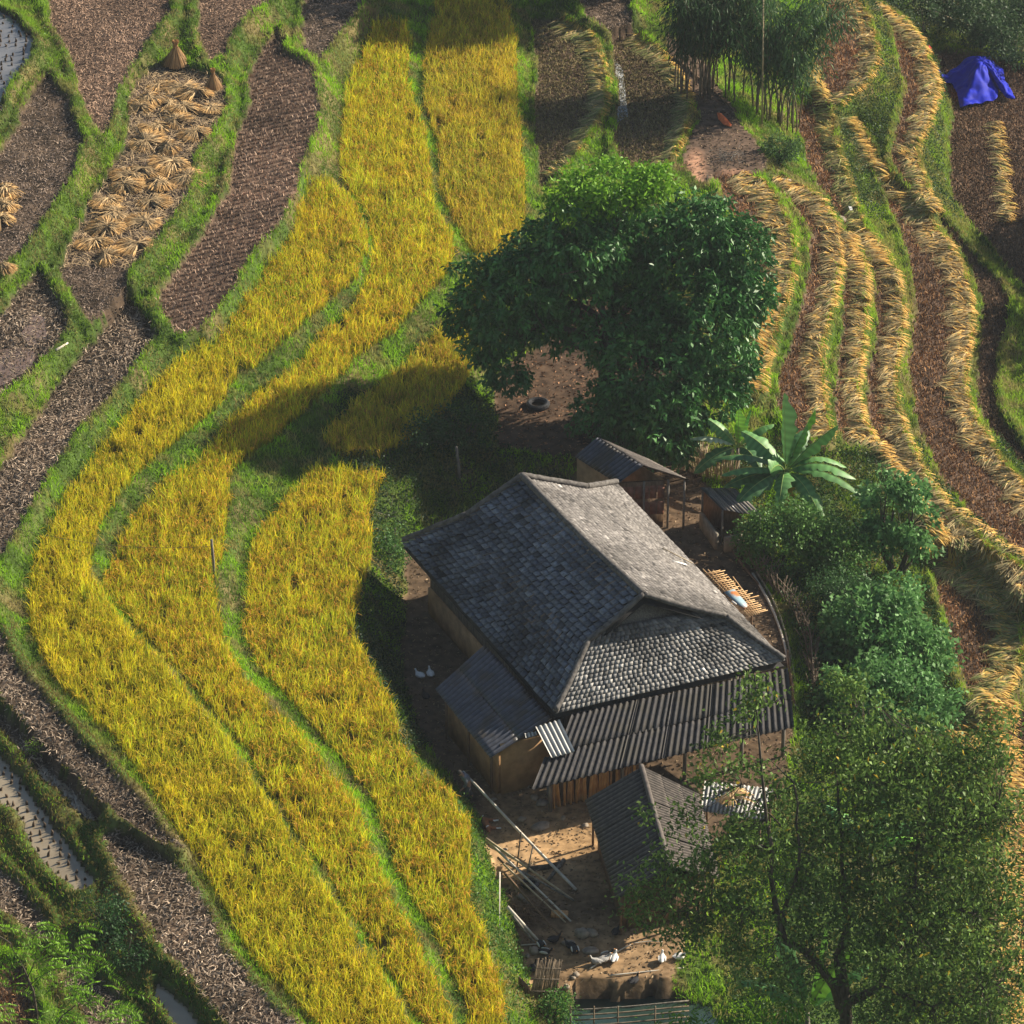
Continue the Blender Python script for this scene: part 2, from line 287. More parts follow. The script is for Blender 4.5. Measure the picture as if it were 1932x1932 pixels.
S6 = fld('s', -2.5, [(1768,408),(1802,440),(1850,500),(1898,548),(1903,600),(1880,680),(1872,740),(1890,800),(1932,850),(2000,910),(2000,960),(1932,892),(1868,822),(1842,760),(1842,700),(1850,640),(1850,570),(1830,505),(1790,452)])
S7 = fld('s', -3.4, [(1760,100),(1900,120),(2000,160),(2000,640),(1942,568),(1885,490),(1830,430),(1800,385),(1790,310),(1800,220),(1780,160)])
S8 = fld('s', -1.9, [(1742,1075),(1830,1062),(1887,1102),(1917,1162),(1923,1230),(1902,1292),(1862,1350),(1825,1305),(1802,1252),(1792,1192),(1772,1122)])
S9 = fld('s', -3.2, [(1900,1372),(2000,1290),(2000,2040),(1900,2040),(1870,1800),(1870,1500)])
YD = fld('d', 0, [(765,1040),(757,1280),(795,1400),(868,1490),(903,1545),(925,1640),(965,1720),(985,1800),(1000,1865),(1060,1868),(1250,1868),(1290,1800),(1300,1690),(1340,1600),(1480,1500),(1500,1310),(1485,1200),(1440,1100),(1398,1040),(1405,1000),(1320,900),(1290,870),(1110,900),(1000,930),(900,960),(800,1000)], None, 0)
PO = fld('w', -.7, [(1080,1882),(1260,1880),(1340,1900),(1420,2040),(1050,2040),(1062,1932)], None, 0)
RV = fld('w', -20, [(1760,-120),(2100,-120),(2100,70),(1940,40),(1850,0),(1800,-40)], None, 0)
PIN = [(1560,950,-.3),(1560,1150,-.5),(1650,1250,-1.3),(1560,1350,-.6),(1700,1450,-2),(1620,1600,-1.5),(1500,1750,-.8),(1700,1932,-2.5),(1790,1700,-2.8),(1450,1932,-1),(1800,1400,-2.5),
       (1700,-20,-2.2),(1850,60,-4.5),(1930,90,-6),(1440,150,.4),(1500,60,.3),(1480,280,.1),(1300,20,1.2),(1050,-10,1.8),(1020,1932,-.1),(1000,1990,-.3),(150,1740,3.5),(60,1500,3.1),(240,1800,3.5),(1540,880,.1)]

x0, x1, y0, y1, GS = -42.0, 44.0, -48.0, 100.0, .17
gx = np.arange(x0, x1, GS); gy = np.arange(y0, y1, GS); GX, GY = np.meshgrid(gx, gy); NY, NX = GX.shape
LAB = np.zeros((NY, NX), int); Z = np.zeros((NY, NX)); fix = np.zeros((NY, NX), bool)
def inpoly(X, Y, poly):
    c = np.zeros(X.shape, bool); n = len(poly)
    for i in range(n):
        ax, ay = poly[i]; bx, by = poly[(i + 1) % n]
        if ay == by: continue
        c ^= ((ay > Y) != (by > Y)) & (X < (bx - ax) * (Y - ay) / (by - ay) + ax)
    return c
jx = (fnoise(GX, GY, 1.2, 5) - .5) * .35; jy = (fnoise(GX, GY, 1.2, 9) - .5) * .35
WP = {}
for i, (k, z, pts, zz, lev) in enumerate(FLD):
    poly = [tuple(P(a, b, zz)[:2]) for a, b in pts]; WP[i + 1] = poly
    xs = [p[0] for p in poly]; ys = [p[1] for p in poly]
    i0, i1 = np.searchsorted(gx, [min(xs) - .4, max(xs) + .4]); j0, j1 = np.searchsorted(gy, [min(ys) - .4, max(ys) + .4])
    s = (slice(j0, j1), slice(i0, i1)); inside = inpoly(GX[s] + jx[s], GY[s] + jy[s], poly)
    LAB[s][inside] = i + 1; Z[s][inside] = z; fix[s][inside] = True
for px, py, z in PIN:
    p = P(px, py, z); a = int((p[1] - y0) / GS); b = int((p[0] - x0) / GS)
    if 0 <= a < NY and 0 <= b < NX and LAB[a, b] == 0:
        fix[a - 1:a + 2, b - 1:b + 2] |= (LAB[a - 1:a + 2, b - 1:b + 2] == 0); Z[a - 1:a + 2, b - 1:b + 2] = np.where(LAB[a - 1:a + 2, b - 1:b + 2] == 0, z, Z[a - 1:a + 2, b - 1:b + 2])
def relax(Z, fix, n):
    for _ in range(n):
        A = np.pad(Z, 1, mode='edge'); a = (A[:-2, 1:-1] + A[2:, 1:-1] + A[1:-1, :-2] + A[1:-1, 2:]) * .25
        Z = np.where(fix, Z, a)
    return Z
prev = None
for st in (16, 8, 4, 2, 1):
    hh, ww = (NY + st - 1) // st, (NX + st - 1) // st
    Zs = np.zeros((hh, ww)); cnt = np.zeros((hh, ww)); ii, jj = np.nonzero(fix)
    np.add.at(Zs, (ii // st, jj // st), Z[ii, jj]); np.add.at(cnt, (ii // st, jj // st), 1)
    f = cnt > (0 if st > 2 else st * st * .4); Zs = Zs / np.maximum(cnt, 1)
    if prev is not None:
        up = np.repeat(np.repeat(prev, 2, 0), 2, 1)[:hh, :ww]; Zs = np.where(f, Zs, up)
    prev = relax(Zs, f, 500 if st > 2 else 120)
Z = np.where(fix, Z, prev)
# distance to the nearest field (jump steps on the grid)
big = 1e6; nz = np.where(LAB > 0, Z, 0.0); nl = np.where(LAB > 0, LAB, 0); NXg = np.where(LAB > 0, GX, big); NYg = np.where(LAB > 0, GY, big)
for stp in (16, 8, 4, 2, 1, 1):
    for dy in (-stp, 0, stp):
        for dx in (-stp, 0, stp):
            if dx == dy == 0: continue
            sx = np.roll(np.roll(NXg, dy, 0), dx, 1); sy = np.roll(np.roll(NYg, dy, 0), dx, 1); sl_ = np.roll(np.roll(nl, dy, 0), dx, 1)
            dn = (sx - GX) ** 2 + (sy - GY) ** 2; do = (NXg - GX) ** 2 + (NYg - GY) ** 2; b = dn < do
            NXg = np.where(b, sx, NXg); NYg = np.where(b, sy, NYg); nl = np.where(b, sl_, nl)
DF = np.minimum(np.sqrt((NXg - GX) ** 2 + (NYg - GY) ** 2), 50)
FZ = np.array([0] + [f[1] for f in FLD]); FL = np.array([0] + [f[4] for f in FLD]); KIND = np.array(['g'] + [f[0] for f in FLD])
near_up = (LAB == 0) & (FZ[nl] >= Z - .12 * 1.0) & (DF < 3)
LOW = np.isin(nl, [M2, M3, W1, M4, M5, W2]); lev = FL[nl] * np.where(LOW, .6, 1) * np.exp(-((DF - .32) / .26) ** 2) * near_up
Z = Z + lev + (LAB == 0) * (fnoise(GX, GY, 1.4, 3) - .5) * np.clip(DF, 0, 1) * .28
KM = KIND[LAB]
Z += np.where(KM == 'm', (fnoise(GX, GY, .9, 11) - .5) * .16, 0) + np.where((KM == 'd') | (KM == 'f'), (fnoise(GX, GY, 3, 12) - .5) * .10, 0) + np.where(KM == 's', (fnoise(GX, GY, 1.3, 13) - .5) * .06, 0)
Z -= np.where(KM == 'w', .12, 0)
def H(x, y):
    x = np.asarray(x, float); y = np.asarray(y, float)
    fx = np.clip((x - x0) / GS, 0, NX - 1.01); fy = np.clip((y - y0) / GS, 0, NY - 1.01); a = fx.astype(int); b = fy.astype(int); u = fx - a; v = fy - b
    return (Z[b, a] * (1 - u) + Z[b, a + 1] * u) * (1 - v) + (Z[b + 1, a] * (1 - u) + Z[b + 1, a + 1] * u) * v
def PG(px, py, dz=0.0):                                  # where the ray of a photo pixel meets the terrain
    r = ray(px, py); t0 = (9 - CAM[2]) / r[2]; ts = np.arange(t0, t0 + 90, .1); q = CAM + r[None] * ts[:, None]
    u = q[:, 2] - H(q[:, 0], q[:, 1]); k = np.nonzero(u <= 0)[0]; k = k[0] if len(k) else len(ts) - 1
    p = q[k].copy(); p[2] = float(H(p[0], p[1])) + dz; return p
def infr(p, m=60):
    s = proj(p); return (s[:, 0] > -m) & (s[:, 0] < 1932 + m) & (s[:, 1] > -m) & (s[:, 1] < 1932 + m + 20)
def scatter(mask, dens):
    jj, ii = np.nonzero(mask); n = int(len(jj) * GS * GS * dens); k = rng.integers(0, len(jj), n)
    x = gx[ii[k]] + rng.uniform(-.5, .5, n) * GS; y = gy[jj[k]] + rng.uniform(-.5, .5, n) * GS
    p = np.stack([x, y, H(x, y)], 1); return p[infr(p)]

# ground colours (soil and turf, with the yard's light and shade painted in)
def mix(a, b, t): return np.asarray(a) * (1 - t[..., None]) + np.asarray(b) * t[..., None]
n1 = fnoise(GX, GY, 2.2, 21); n2 = fnoise(GX, GY, .7, 31); n3 = fnoise(GX, GY, 6, 41)
cg = mix((.05, .085, .016), (.13, .105, .045), np.clip((n1 - .45) * 4, 0, 1))
cm = mix((.034, .024, .016), (.115, .08, .055), np.clip((n2 - .3) * 2.2, 0, 1)); cs = mix((.06, .04, .03), (.13, .085, .06), n2)
cd = mix((.34, .21, .10), (.42, .28, .155), n1); cd = mix(cd, (.24, .16, .095), np.clip((n3 - .5) * 4, 0, 1)); cf = mix((.045, .03, .022), (.11, .07, .045), n2)
GC = cg.copy()
SP = proj(np.stack([GX, GY, Z], -1).reshape(-1, 3)).reshape(NY, NX, 2)
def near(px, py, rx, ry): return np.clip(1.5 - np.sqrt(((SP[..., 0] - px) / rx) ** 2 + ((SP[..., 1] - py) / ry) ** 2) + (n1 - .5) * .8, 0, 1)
lit = np.maximum(np.maximum(near(1040, 1600, 150, 90), near(1120, 1800, 170, 70) * .6), near(960, 1850, 60, 60) * .9)  # lit courtyard painted bright; shade of lane and outer yard painted dark
cd = mix(mix((.07, .048, .032), (.13, .088, .055), n1), cd, lit)
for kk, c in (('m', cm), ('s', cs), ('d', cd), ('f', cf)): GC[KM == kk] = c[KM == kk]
GC[KM == 'r'] = (.09, .075, .02); GC[KM == 'w'] = (.05, .04, .03); GC[LAB == PA] = mix((.11, .075, .055), (.55, .30, .19), np.maximum(near(1312, 318, 16, 26), near(1385, 328, 26, 8)) * (.5 + .5 * n2))[LAB == PA]
rt = (LAB == S1) | (LAB == S2) | (LAB == S3) | (LAB == S4) | (LAB == S5) | (LAB == S8); GC[rt] = cs[rt] * 1.25
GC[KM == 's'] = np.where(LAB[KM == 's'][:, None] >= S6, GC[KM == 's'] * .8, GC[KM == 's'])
pat = fnoise(GX, GY, 3.5, 83)[..., None]; GC = np.where(((KM == 's') | (KM == 'm'))[..., None], GC * (.55 + .9 * pat), GC)
idx = np.arange(NY * NX).reshape(NY, NX)
q = np.stack([idx[:-1, :-1], idx[:-1, 1:], idx[1:, 1:], idx[1:, :-1]], -1).reshape(-1, 4)
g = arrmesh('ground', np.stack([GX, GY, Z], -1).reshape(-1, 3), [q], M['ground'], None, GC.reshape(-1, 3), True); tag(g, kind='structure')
def sheet(name, poly, z, m, kind='structure'):
    bm = bmesh.new(); bm.faces.new([bm.verts.new((a, b, z)) for a, b in poly]); bmesh.ops.triangulate(bm, faces=bm.faces[:])
    me = bpy.data.meshes.new(name); bm.to_mesh(me); bm.free()
    o = link(name, me, m); tag(o, kind=kind); return o
M['grey_water'] = water_mat('grey_water', (.11, .115, .13), (.17, .17, .18))
for i, m in ((W0, 'grey_water'), (W1, 'water'), (W2, 'water'), (PO, 'pond'), (RV, 'river')):
    c = np.array(WP[i]).mean(0); sheet('water', [tuple(c + (np.array(p) - c) * 1.03) for p in WP[i]], FZ[i] - .03, M[m])
def puddle(pts, z, m): sheet('water', [tuple(P(a, b, z)[:2]) for a, b in pts], z, M[m])
puddle([(0,660),(45,655),(70,665),(60,690),(20,720),(-30,740),(-30,680)], 4.93, 'water_red')
puddle([(60,590),(85,600),(90,640),(60,660),(40,630)], 4.92, 'water_red')
puddle([(75,1440),(120,1475),(170,1530),(180,1548),(150,1540),(105,1495),(70,1455)], 3.53, 'water')
#puddle([(270,1590),(300,1600),(345,1602),(300,1570),(270,1560)], 4.02, 'water')
puddle([(1150,100),(1175,130),(1185,220),(1165,230),(1160,150)], 1.03, 'river')
print('terrain done')

# ------------------------------------------------------------------ stuff: rice, grass, stubble, straw
def U(a, b, n): return rng.uniform(a, b, n)
def rice(idn, dens, label, tone):
    p = scatter(LAB == idn, dens); p = p[vnoise(p[:, 0] * 1.0, p[:, 1] * .7, .27, 55) > .2]; n = len(p); a = Acc()
    cl = fnoise(p[:, 0], p[:, 1], 2.5, 51); c2 = vnoise(p[:, 0], p[:, 1], .35, 52)
    h = U(.40, .85, n) * (1 + .38 * (c2 - .5)); az = U(0, 6.28, n); lean = U(.05, .5, n)
    gold = np.array(tone[0]); grn = np.array(tone[1]); f = np.clip(rng.normal(.62, .3, n) + (cl - .5) * .7, 0, 1)
    tip = grn * (1 - f)[:, None] + gold * f[:, None]; tip *= (U(.45, 1.35, n) * (.6 + .75 * c2))[:, None]
    foot = tip * .35 + np.array((.03, .05, .01)) * .5
    a.add(*blades(p, h, U(.013, .027, n), az, lean, foot, tip, .55, 4))
    k = rng.random(n) < .2; pk = p[k]; nk = len(pk); br = np.array(tone[2]) * U(.8, 1.2, nk)[:, None]
    a.add(*blades(pk + [0, 0, .3], U(.32, .42, nk), U(.016, .026, nk), U(0, 6.28, nk), U(.6, 1.3, nk), br * .8, br, .9, 4))
    o = a.build('rice', M['blade']); tag(o, label, 'rice', kind='stuff')
GOLD = [(.86, .68, .03), (.46, .64, .03), (.74, .40, .05)]; YEL = [(.86, .70, .028), (.50, .62, .03), (.72, .48, .04)]; OLV = [(.80, .60, .04), (.44, .56, .04), (.66, .38, .06)]
rice(R1, 200, 'ripe yellow rice filling the outermost long curved terrace beside the dark mud', YEL)
rice(R2, 200, 'ripe golden rice in the middle curved terrace running from top to bottom', GOLD)
rice(R3, 200, 'ripe golden rice on the terrace directly above the farmyard', GOLD)
rice(R4, 200, 'ripe rice in the straight column that runs down behind the big tree', OLV)
rice(R5, 200, 'short wedge of ripe rice with a rounded top between stubble and taller rice', GOLD)

# grass on the banks
gm = (LAB == 0); p = scatter(gm & (DF < 3.2), 190); n = len(p)
far = fnoise(p[:, 0], p[:, 1], 1.6, 61); fr2 = fnoise(p[:, 0], p[:, 1], .6, 62)
br = np.clip((far - .38) * 5, 0, 1)[:, None]; dry = (np.clip((fr2 - .5) * 6, 0, 1) * .8)[:, None]
gcol = np.array((.15, .27, .03)) * (1 - br) + np.array((.36, .66, .025)) * br; gcol = gcol * (1 - dry) + np.array((.42, .33, .14)) * dry; gcol = gcol * U(.55, 1.35, n)[:, None]
# dull brown turf on the levees of the lower left and tan-yellow turf at the far right
s = proj(p); nlab = nl[np.clip(((p[:, 1] - y0) / GS).round().astype(int), 0, NY - 1), np.clip(((p[:, 0] - x0) / GS).round().astype(int), 0, NX - 1)]
low = np.isin(nlab, [M1, M2, M3, W1, M4, M5, W2]) & (s[:, 1] > 1180)
gcol = np.where(low[:, None] & (rng.random((n, 1)) < .75), np.array((.26, .20, .06)) * U(.5, 1.3, n)[:, None], gcol)
ol = np.clip(1 - np.abs(s[:, 0] - (s[:, 1] - 1280) * 1.0) / 140, 0, 1) * (s[:, 0] < 420) * (s[:, 1] > 1250)
tl = np.clip((420 - s[:, 0]) / 300, 0, 1) * np.clip((800 - s[:, 1]) / 300, 0, 1)
rr = np.clip((s[:, 0] - 1480) / 200, 0, 1)
gcol = gcol * (1 - .6 * ol[:, None]) + np.array((.21, .17, .05)) * .6 * ol[:, None]
gcol = gcol * (1 - .35 * tl[:, None]) + np.array((.19, .22, .05)) * .35 * tl[:, None]
gcol = gcol * (1 - .3 * rr[:, None]) + np.array((.42, .40, .09)) * .3 * rr[:, None]
a = Acc(); hg = U(.12, .30, n) * (.75 + .6 * far) * np.where(low, .6, 1)
a.add(*blades(p, hg, U(.012, .024, n), U(0, 6.28, n), U(.2, .9, n), gcol * .6, gcol, .3, 3))
tag(a.build('grass', M['blade']), 'short green and yellowing grass covering the terrace banks', 'grass', kind='stuff')

def weeds(mask, dens, c, hh, name, label, L=(.06, .13)):
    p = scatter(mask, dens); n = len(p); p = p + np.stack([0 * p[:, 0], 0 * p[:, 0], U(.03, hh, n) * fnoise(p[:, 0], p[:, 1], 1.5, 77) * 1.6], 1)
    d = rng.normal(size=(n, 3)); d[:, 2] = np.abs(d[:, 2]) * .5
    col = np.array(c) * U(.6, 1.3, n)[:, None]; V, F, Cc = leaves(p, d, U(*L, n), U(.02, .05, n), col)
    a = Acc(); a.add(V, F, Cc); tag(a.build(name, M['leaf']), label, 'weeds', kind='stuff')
PXY = proj(np.stack([GX, GY, Z], -1).reshape(-1, 3)).reshape(NY, NX, 2); px_, py_ = PXY[..., 0], PXY[..., 1]
weeds((LAB == 0) & (px_ > 640) & (px_ < 1080) & (py_ > 740) & (py_ < 1420), 240, (.022, .055, .018), .5, 'undergrowth', 'dark leafy undergrowth on the shaded bank behind and left of the house')  # tree shade painted into the leaf colour
weeds((LAB == 0) & (px_ > 860) & (px_ < 1010) & (py_ > 1500) & (py_ < 1960), 160, (.07, .16, .03), .35, 'undergrowth', 'bright leafy weeds on the bank between the lowest rice and the yard')
weeds((LAB == 0) & (px_ > 1380) & (py_ > 840) & (DF > .35), 190, (.03, .075, .02), .7, 'undergrowth', 'leafy ground cover under the shrubs on the right hand slope')
weeds((LAB == 0) & (px_ > 1560) & (py_ < 420) & (DF > .35) & (py_ > -80), 160, (.045, .085, .03), .8, 'undergrowth', 'wild scrub on the far upper right slope above the river')
weeds((LAB == 0) & (px_ < 420) & (py_ > 60) & (py_ < 900) & (DF > .25), 45, (.11, .20, .04), .25, 'undergrowth', 'small leafy weeds dotted over the grass banks at upper left')

def stubble(mask, dens, c1, c2, hgt, lean, name, label, wd=(.017, .032), rows=0):
    p = scatter(mask, dens); n = len(p)
    if rows:                                             # transplanted rows
        ca, sa = math.cos(.5), math.sin(.5); R2_ = np.stack([p[:, 0] * ca + p[:, 1] * sa, -p[:, 0] * sa + p[:, 1] * ca], 1) / [rows, rows * 1.35]
        kk_ = np.round(R2_); R2_ = (kk_ + (np.stack([vnoise(kk_[:, 0], kk_[:, 1], .7, 91), vnoise(kk_[:, 0], kk_[:, 1], .7, 92)], 1) - .5) * .5) * [rows, rows * 1.35]
        q = np.stack([R2_[:, 0] * ca - R2_[:, 1] * sa, R2_[:, 0] * sa + R2_[:, 1] * ca], 1) + rng.normal(size=(n, 2)) * .055; p = np.stack([q[:, 0], q[:, 1], H(q[:, 0], q[:, 1])], 1)
    t = rng.random(n)[:, None]; col = (np.array(c1) * t + np.array(c2) * (1 - t)) * U(.45, 1.55, n)[:, None]
    col = col * (.5 + 1.0 * fnoise(p[:, 0], p[:, 1], 3.5, 83))[:, None]
    a = Acc(); a.add(*blades(p, U(*hgt, n), U(*wd, n), U(0, 6.28, n), U(*lean, n), col * .7, col, .5, 3))
    tag(a.build(name, M['dry']), label, 'stubble', kind='stuff')
L_ = lambda *ids: np.isin(LAB, ids)
stubble(L_(F1, F4), 120, (.56, .38, .27), (.30, .19, .13), (.08, .17), (.6, 2.2), 'stubble', 'pale reddish rice stubble on the two drained fields at the top left')
stubble(L_(F5), 110, (.60, .44, .33), (.34, .22, .16), (.12, .22), (.1, .9), 'stubble', 'evenly planted rows of cut rice stubs in the long stubble field', rows=.27)
stubble(L_(F2, F3, F6, T0), 110, (.42, .32, .25), (.15, .11, .09), (.06, .14), (.5, 2.4), 'stubble', 'grey brown trampled stubble on the damp upper fields')
stubble(L_(F7, M1, M2, M3, M4, M5), 120, (.46, .36, .27), (.13, .095, .07), (.07, .2), (.3, 2.2), 'stubble', 'mud caked curled stubble in the ploughed mud strips', wd=(.022, .045))
stubble(L_(S0), 190, (.40, .23, .11), (.22, .13, .07), (.1, .2), (.1, .8), 'stubble', 'orange brown stubble under the feathery tree at the bottom left corner')
stubble(L_(T1, T2), 200, (.30, .22, .12), (.17, .16, .06), (.1, .2), (.2, 1.2), 'stubble', 'dull brown stubble on the two terraces above the big tree')
stubble(L_(S1, S2, S3, S4, S4u, S5, S5u, S8), 130, (.50, .28, .13), (.26, .14, .07), (.12, .22), (.1, .9), 'stubble', 'rusty brown stubble on the curved terraces right of the big tree')
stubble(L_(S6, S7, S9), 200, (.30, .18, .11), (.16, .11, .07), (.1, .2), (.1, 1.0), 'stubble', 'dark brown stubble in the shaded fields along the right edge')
p = scatter((KM == 'd') | (KM == 'f'), 30); n = len(p); d = rng.normal(size=(n, 3)); d[:, 2] *= .15; lf = LAB[((p[:, 1] - y0) / GS).astype(int), ((p[:, 0] - x0) / GS).astype(int)] == LI
a = Acc(); a.add(*leaves(p + [0, 0, .025], d, U(.05, .2, n), U(.012, .04, n), np.where(lf[:, None], np.array((.30, .16, .09)), np.array((.22, .16, .10))) * U(.3, 1.7, n)[:, None]))
tag(a.build('litter', M['dry']), 'dry leaves, chips and straw scattered over the bare earth of the yard', 'litter', kind='stuff')
# cones of stubs standing in the flooded fields
def stubs(idn, sp_, h):
    xs = [p[0] for p in WP[idn]]; ys = [p[1] for p in WP[idn]]; a = Acc()
    X, Y = np.meshgrid(np.arange(min(xs), max(xs), sp_), np.arange(min(ys), max(ys), sp_ * 1.25)); X = X.ravel(); Y = Y.ravel()
    X = X + rng.normal(size=len(X)) * sp_ * .14; Y = Y + rng.normal(size=len(Y)) * sp_ * .14; k = inpoly(X, Y, WP[idn]) & (rng.random(len(X)) < .88); X, Y = X[k], Y[k]
    for x, y in zip(X, Y):
        c = np.array([x, y, FZ[idn] - .05]); hh = h * rng.uniform(.6, 1.3)
        a.add(*tube_g([c, c + [rng.normal() * .02, rng.normal() * .02, hh * .6], c + [rng.normal() * .04, rng.normal() * .04, hh]], [.06, .045, .012], 5, np.array((.07, .05, .035)) * rng.uniform(.6, 1.4)))
    tag(a.build('rice_stubs', M['dry'], None, True), 'dark cut rice stubs standing in rows in the %s' % ('flooded field at the top left corner' if idn == W0 else 'pale brown water of the lower left paddy'), 'stubble', kind='stuff')
stubs(W0, .42, .2); stubs(W1, .36, .2)

def catmull(pts, n):
    pts = np.asarray(pts, float); d = np.r_[0, np.cumsum(np.linalg.norm(np.diff(pts, axis=0), axis=1))]; t = np.linspace(0, d[-1], n)
    o = np.stack([np.interp(t, d, pts[:, k]) for k in range(pts.shape[1])], 1)
    for _ in range(3): o[1:-1] = (o[:-2] + 2 * o[1:-1] + o[2:]) / 4
    return o
def straw_band(pts, z, wid, label, green=0.2, dens=170, L=(.55, 1.0), side=1):
    """stalks laid across the lip of a terrace, heads hanging over the bank"""
    e = catmull([P(a_, b_, z)[:2] for a_, b_ in pts], 200); seg = np.linalg.norm(np.diff(e, axis=0), axis=1).sum()
    n = int(seg * dens * max(wid, .8)); t = rng.random(n); t = t[vnoise(t * seg * .9, t * 0, 1, 28) + .45 * rng.random(n) > .34]; n = len(t); fi = t * 198; i = fi.astype(int); u = (fi - i)[:, None]
    q = e[i] * (1 - u) + e[i + 1] * u; tg = e[i + 1] - e[i]; tg /= np.linalg.norm(tg, axis=1, keepdims=True) + 1e-9
    nr = np.stack([-tg[:, 1], tg[:, 0]], 1); nr *= np.sign(nr[:, :1] + 1e-6) * side
    off = U(0, 1, n) ** 1.1 * wid * .66 * (.6 + .8 * vnoise(t * 60, t * 0, 1, 5)); ln = U(*L, n)
    clump = (vnoise(t * seg * 2.0, off * 0, 1, 8) - .5) * 2.0; ln = ln * (.75 + .5 * vnoise(t * seg * 1.6, off * 0, 1, 18))
    ang = rng.normal(size=n) * .28 + clump; ca, sa = np.cos(ang), np.sin(ang)
    d = nr * ca[:, None] + tg * sa[:, None]
    foot = q - nr * off[:, None] - d * (ln * .45)[:, None]
    K = 5; s = np.linspace(0, 1, K); C = np.zeros((n, K, 3))
    for k in range(K):
        xy = foot + d * (ln * s[k])[:, None]; C[:, k, :2] = xy
    base = np.maximum(H(C[:, 2, 0], C[:, 2, 1]), H(foot[:, 0], foot[:, 1])); lift = U(.02, .20, n) * (1 - .35 * off / max(wid, .1)) + .03
    for k in range(K):
        C[:, k, 2] = np.maximum(base + lift * math.sin(math.pi * (.12 + .62 * s[k])) - .28 * max(0, s[k] - .6) * (off < .35) * ln, H(C[:, k, 0], C[:, k, 1]) + .02)
    side_ = np.stack([-d[:, 1], d[:, 0], U(-.6, .6, n)], 1)
    gr = (rng.random(n) < green)[:, None] * U(.4, 1, n)[:, None]
    stalk = np.array((.55, .43, .22)) * (1 - gr) + np.array((.22, .30, .08)) * gr; head = np.array((.74, .45, .12)) * (1 - gr * .5) + np.array((.42, .38, .08)) * gr * .5
    sh = U(.45, 1.3, n)[:, None]; col = np.stack([stalk * sh] * 3 + [head * sh] * 2, 1)
    W = U(.011, .02, n)[:, None] * np.array([1, 1, 1.1, 1.7, .6])[None]
    a = Acc(); a.add(*ribbons(C, W, side_, col)); tag(a.build('cut_straw', M['straw']), label, 'straw', kind='stuff')
B = straw_band
B([(1395,332),(1440,350),(1470,400),(1490,450),(1492,500),(1480,560),(1462,610),(1445,680),(1432,745)], .95, 1.3, 'cut straw on the terrace lip nearest the right side of the big tree', .25)
B([(1462,346),(1510,355),(1550,385),(1576,430),(1583,480),(1576,540),(1560,600),(1543,660),(1545,720),(1555,780),(1562,830)], .35, .9, 'cut straw on the second terrace lip right of the big tree', .15)
B([(1603,462),(1626,500),(1632,560),(1627,620),(1622,680),(1614,740),(1625,800),(1652,846)], -.25, .75, 'short row of cut straw on the third terrace, with a grassy gap', .2)
B([(1530,150),(1562,215),(1568,262),(1590,330),(1606,380),(1630,440)], -.85, .7, 'greenish cut straw row below the bamboo clump', .8)
B([(1630,440),(1666,480),(1692,530),(1701,590),(1695,650),(1684,710),(1687,770),(1712,840),(1747,920),(1792,980),(1862,1040),(1932,1085),(1990,1110)], -.85, .85, 'long golden straw row curving from the hillside centre to the right edge', .12)
B([(1600,-20),(1630,30),(1649,80),(1650,120),(1630,162),(1582,202)], -.45, 1.0, 'straw row beside the bamboo clump at the top of the hill', .25)
B([(1615,248),(1630,270),(1655,320),(1705,370),(1748,420)], -1.65, .9, 'grey green shaded straw row in the middle of the upper right slope', .55)
B([(1748,420),(1784,460),(1812,510),(1828,570),(1828,630),(1818,690),(1818,750),(1838,800),(1872,860),(1932,930),(1990,990)], -1.65, 1.15, 'broad orange straw row, the outermost thick one on the right slope', .08)
B([(1655,22),(1700,35),(1736,80),(1758,130),(1768,170),(1745,240),(1722,290),(1745,360),(1772,402)], -1.35, .95, 'straw row left of the blue tarp', .35)
B([(1735,905),(1775,965),(1845,1015),(1932,1062),(1990,1100)], -1.3, .9, 'tangled straw on the field between the two long right hand rows', .3, 110)
B([(1742,1070),(1785,1058),(1830,1060),(1887,1102),(1917,1162),(1923,1230),(1902,1292),(1862,1350),(1830,1390)], -1.85, 1.5, 'greenish straw sweeping round the small curved terrace below the shrubs', .6, 240)
B([(1600,850),(1650,860),(1700,905),(1760,1000),(1800,1050),(1880,1092),(1990,1150)], -.9, .7, 'straw strewn behind the young broad leaved tree', .3, 180)
B([(1052,42),(1110,74),(1140,138),(1136,210),(1100,272),(1050,340)], 1.45, .8, 'green and gold straw row above the crown of the big tree', .65, 300)
B([(1195,72),(1250,110),(1290,158),(1300,200),(1285,262),(1250,325)], 1.05, .7, 'green and gold straw row beside the dirt path', .6, 300)
B([(1905,1370),(1925,1500),(1915,1700),(1925,1932),(1935,2000)], -3.1, 1.1, 'straw glimpsed through the leafy tree along the lower right edge', .3, 160)
B([(1885,230),(1900,330),(1905,420)], -3.3, .8, 'shaded straw heap below the right corner of the blue tarp', .4, 60)
print('stuff done')

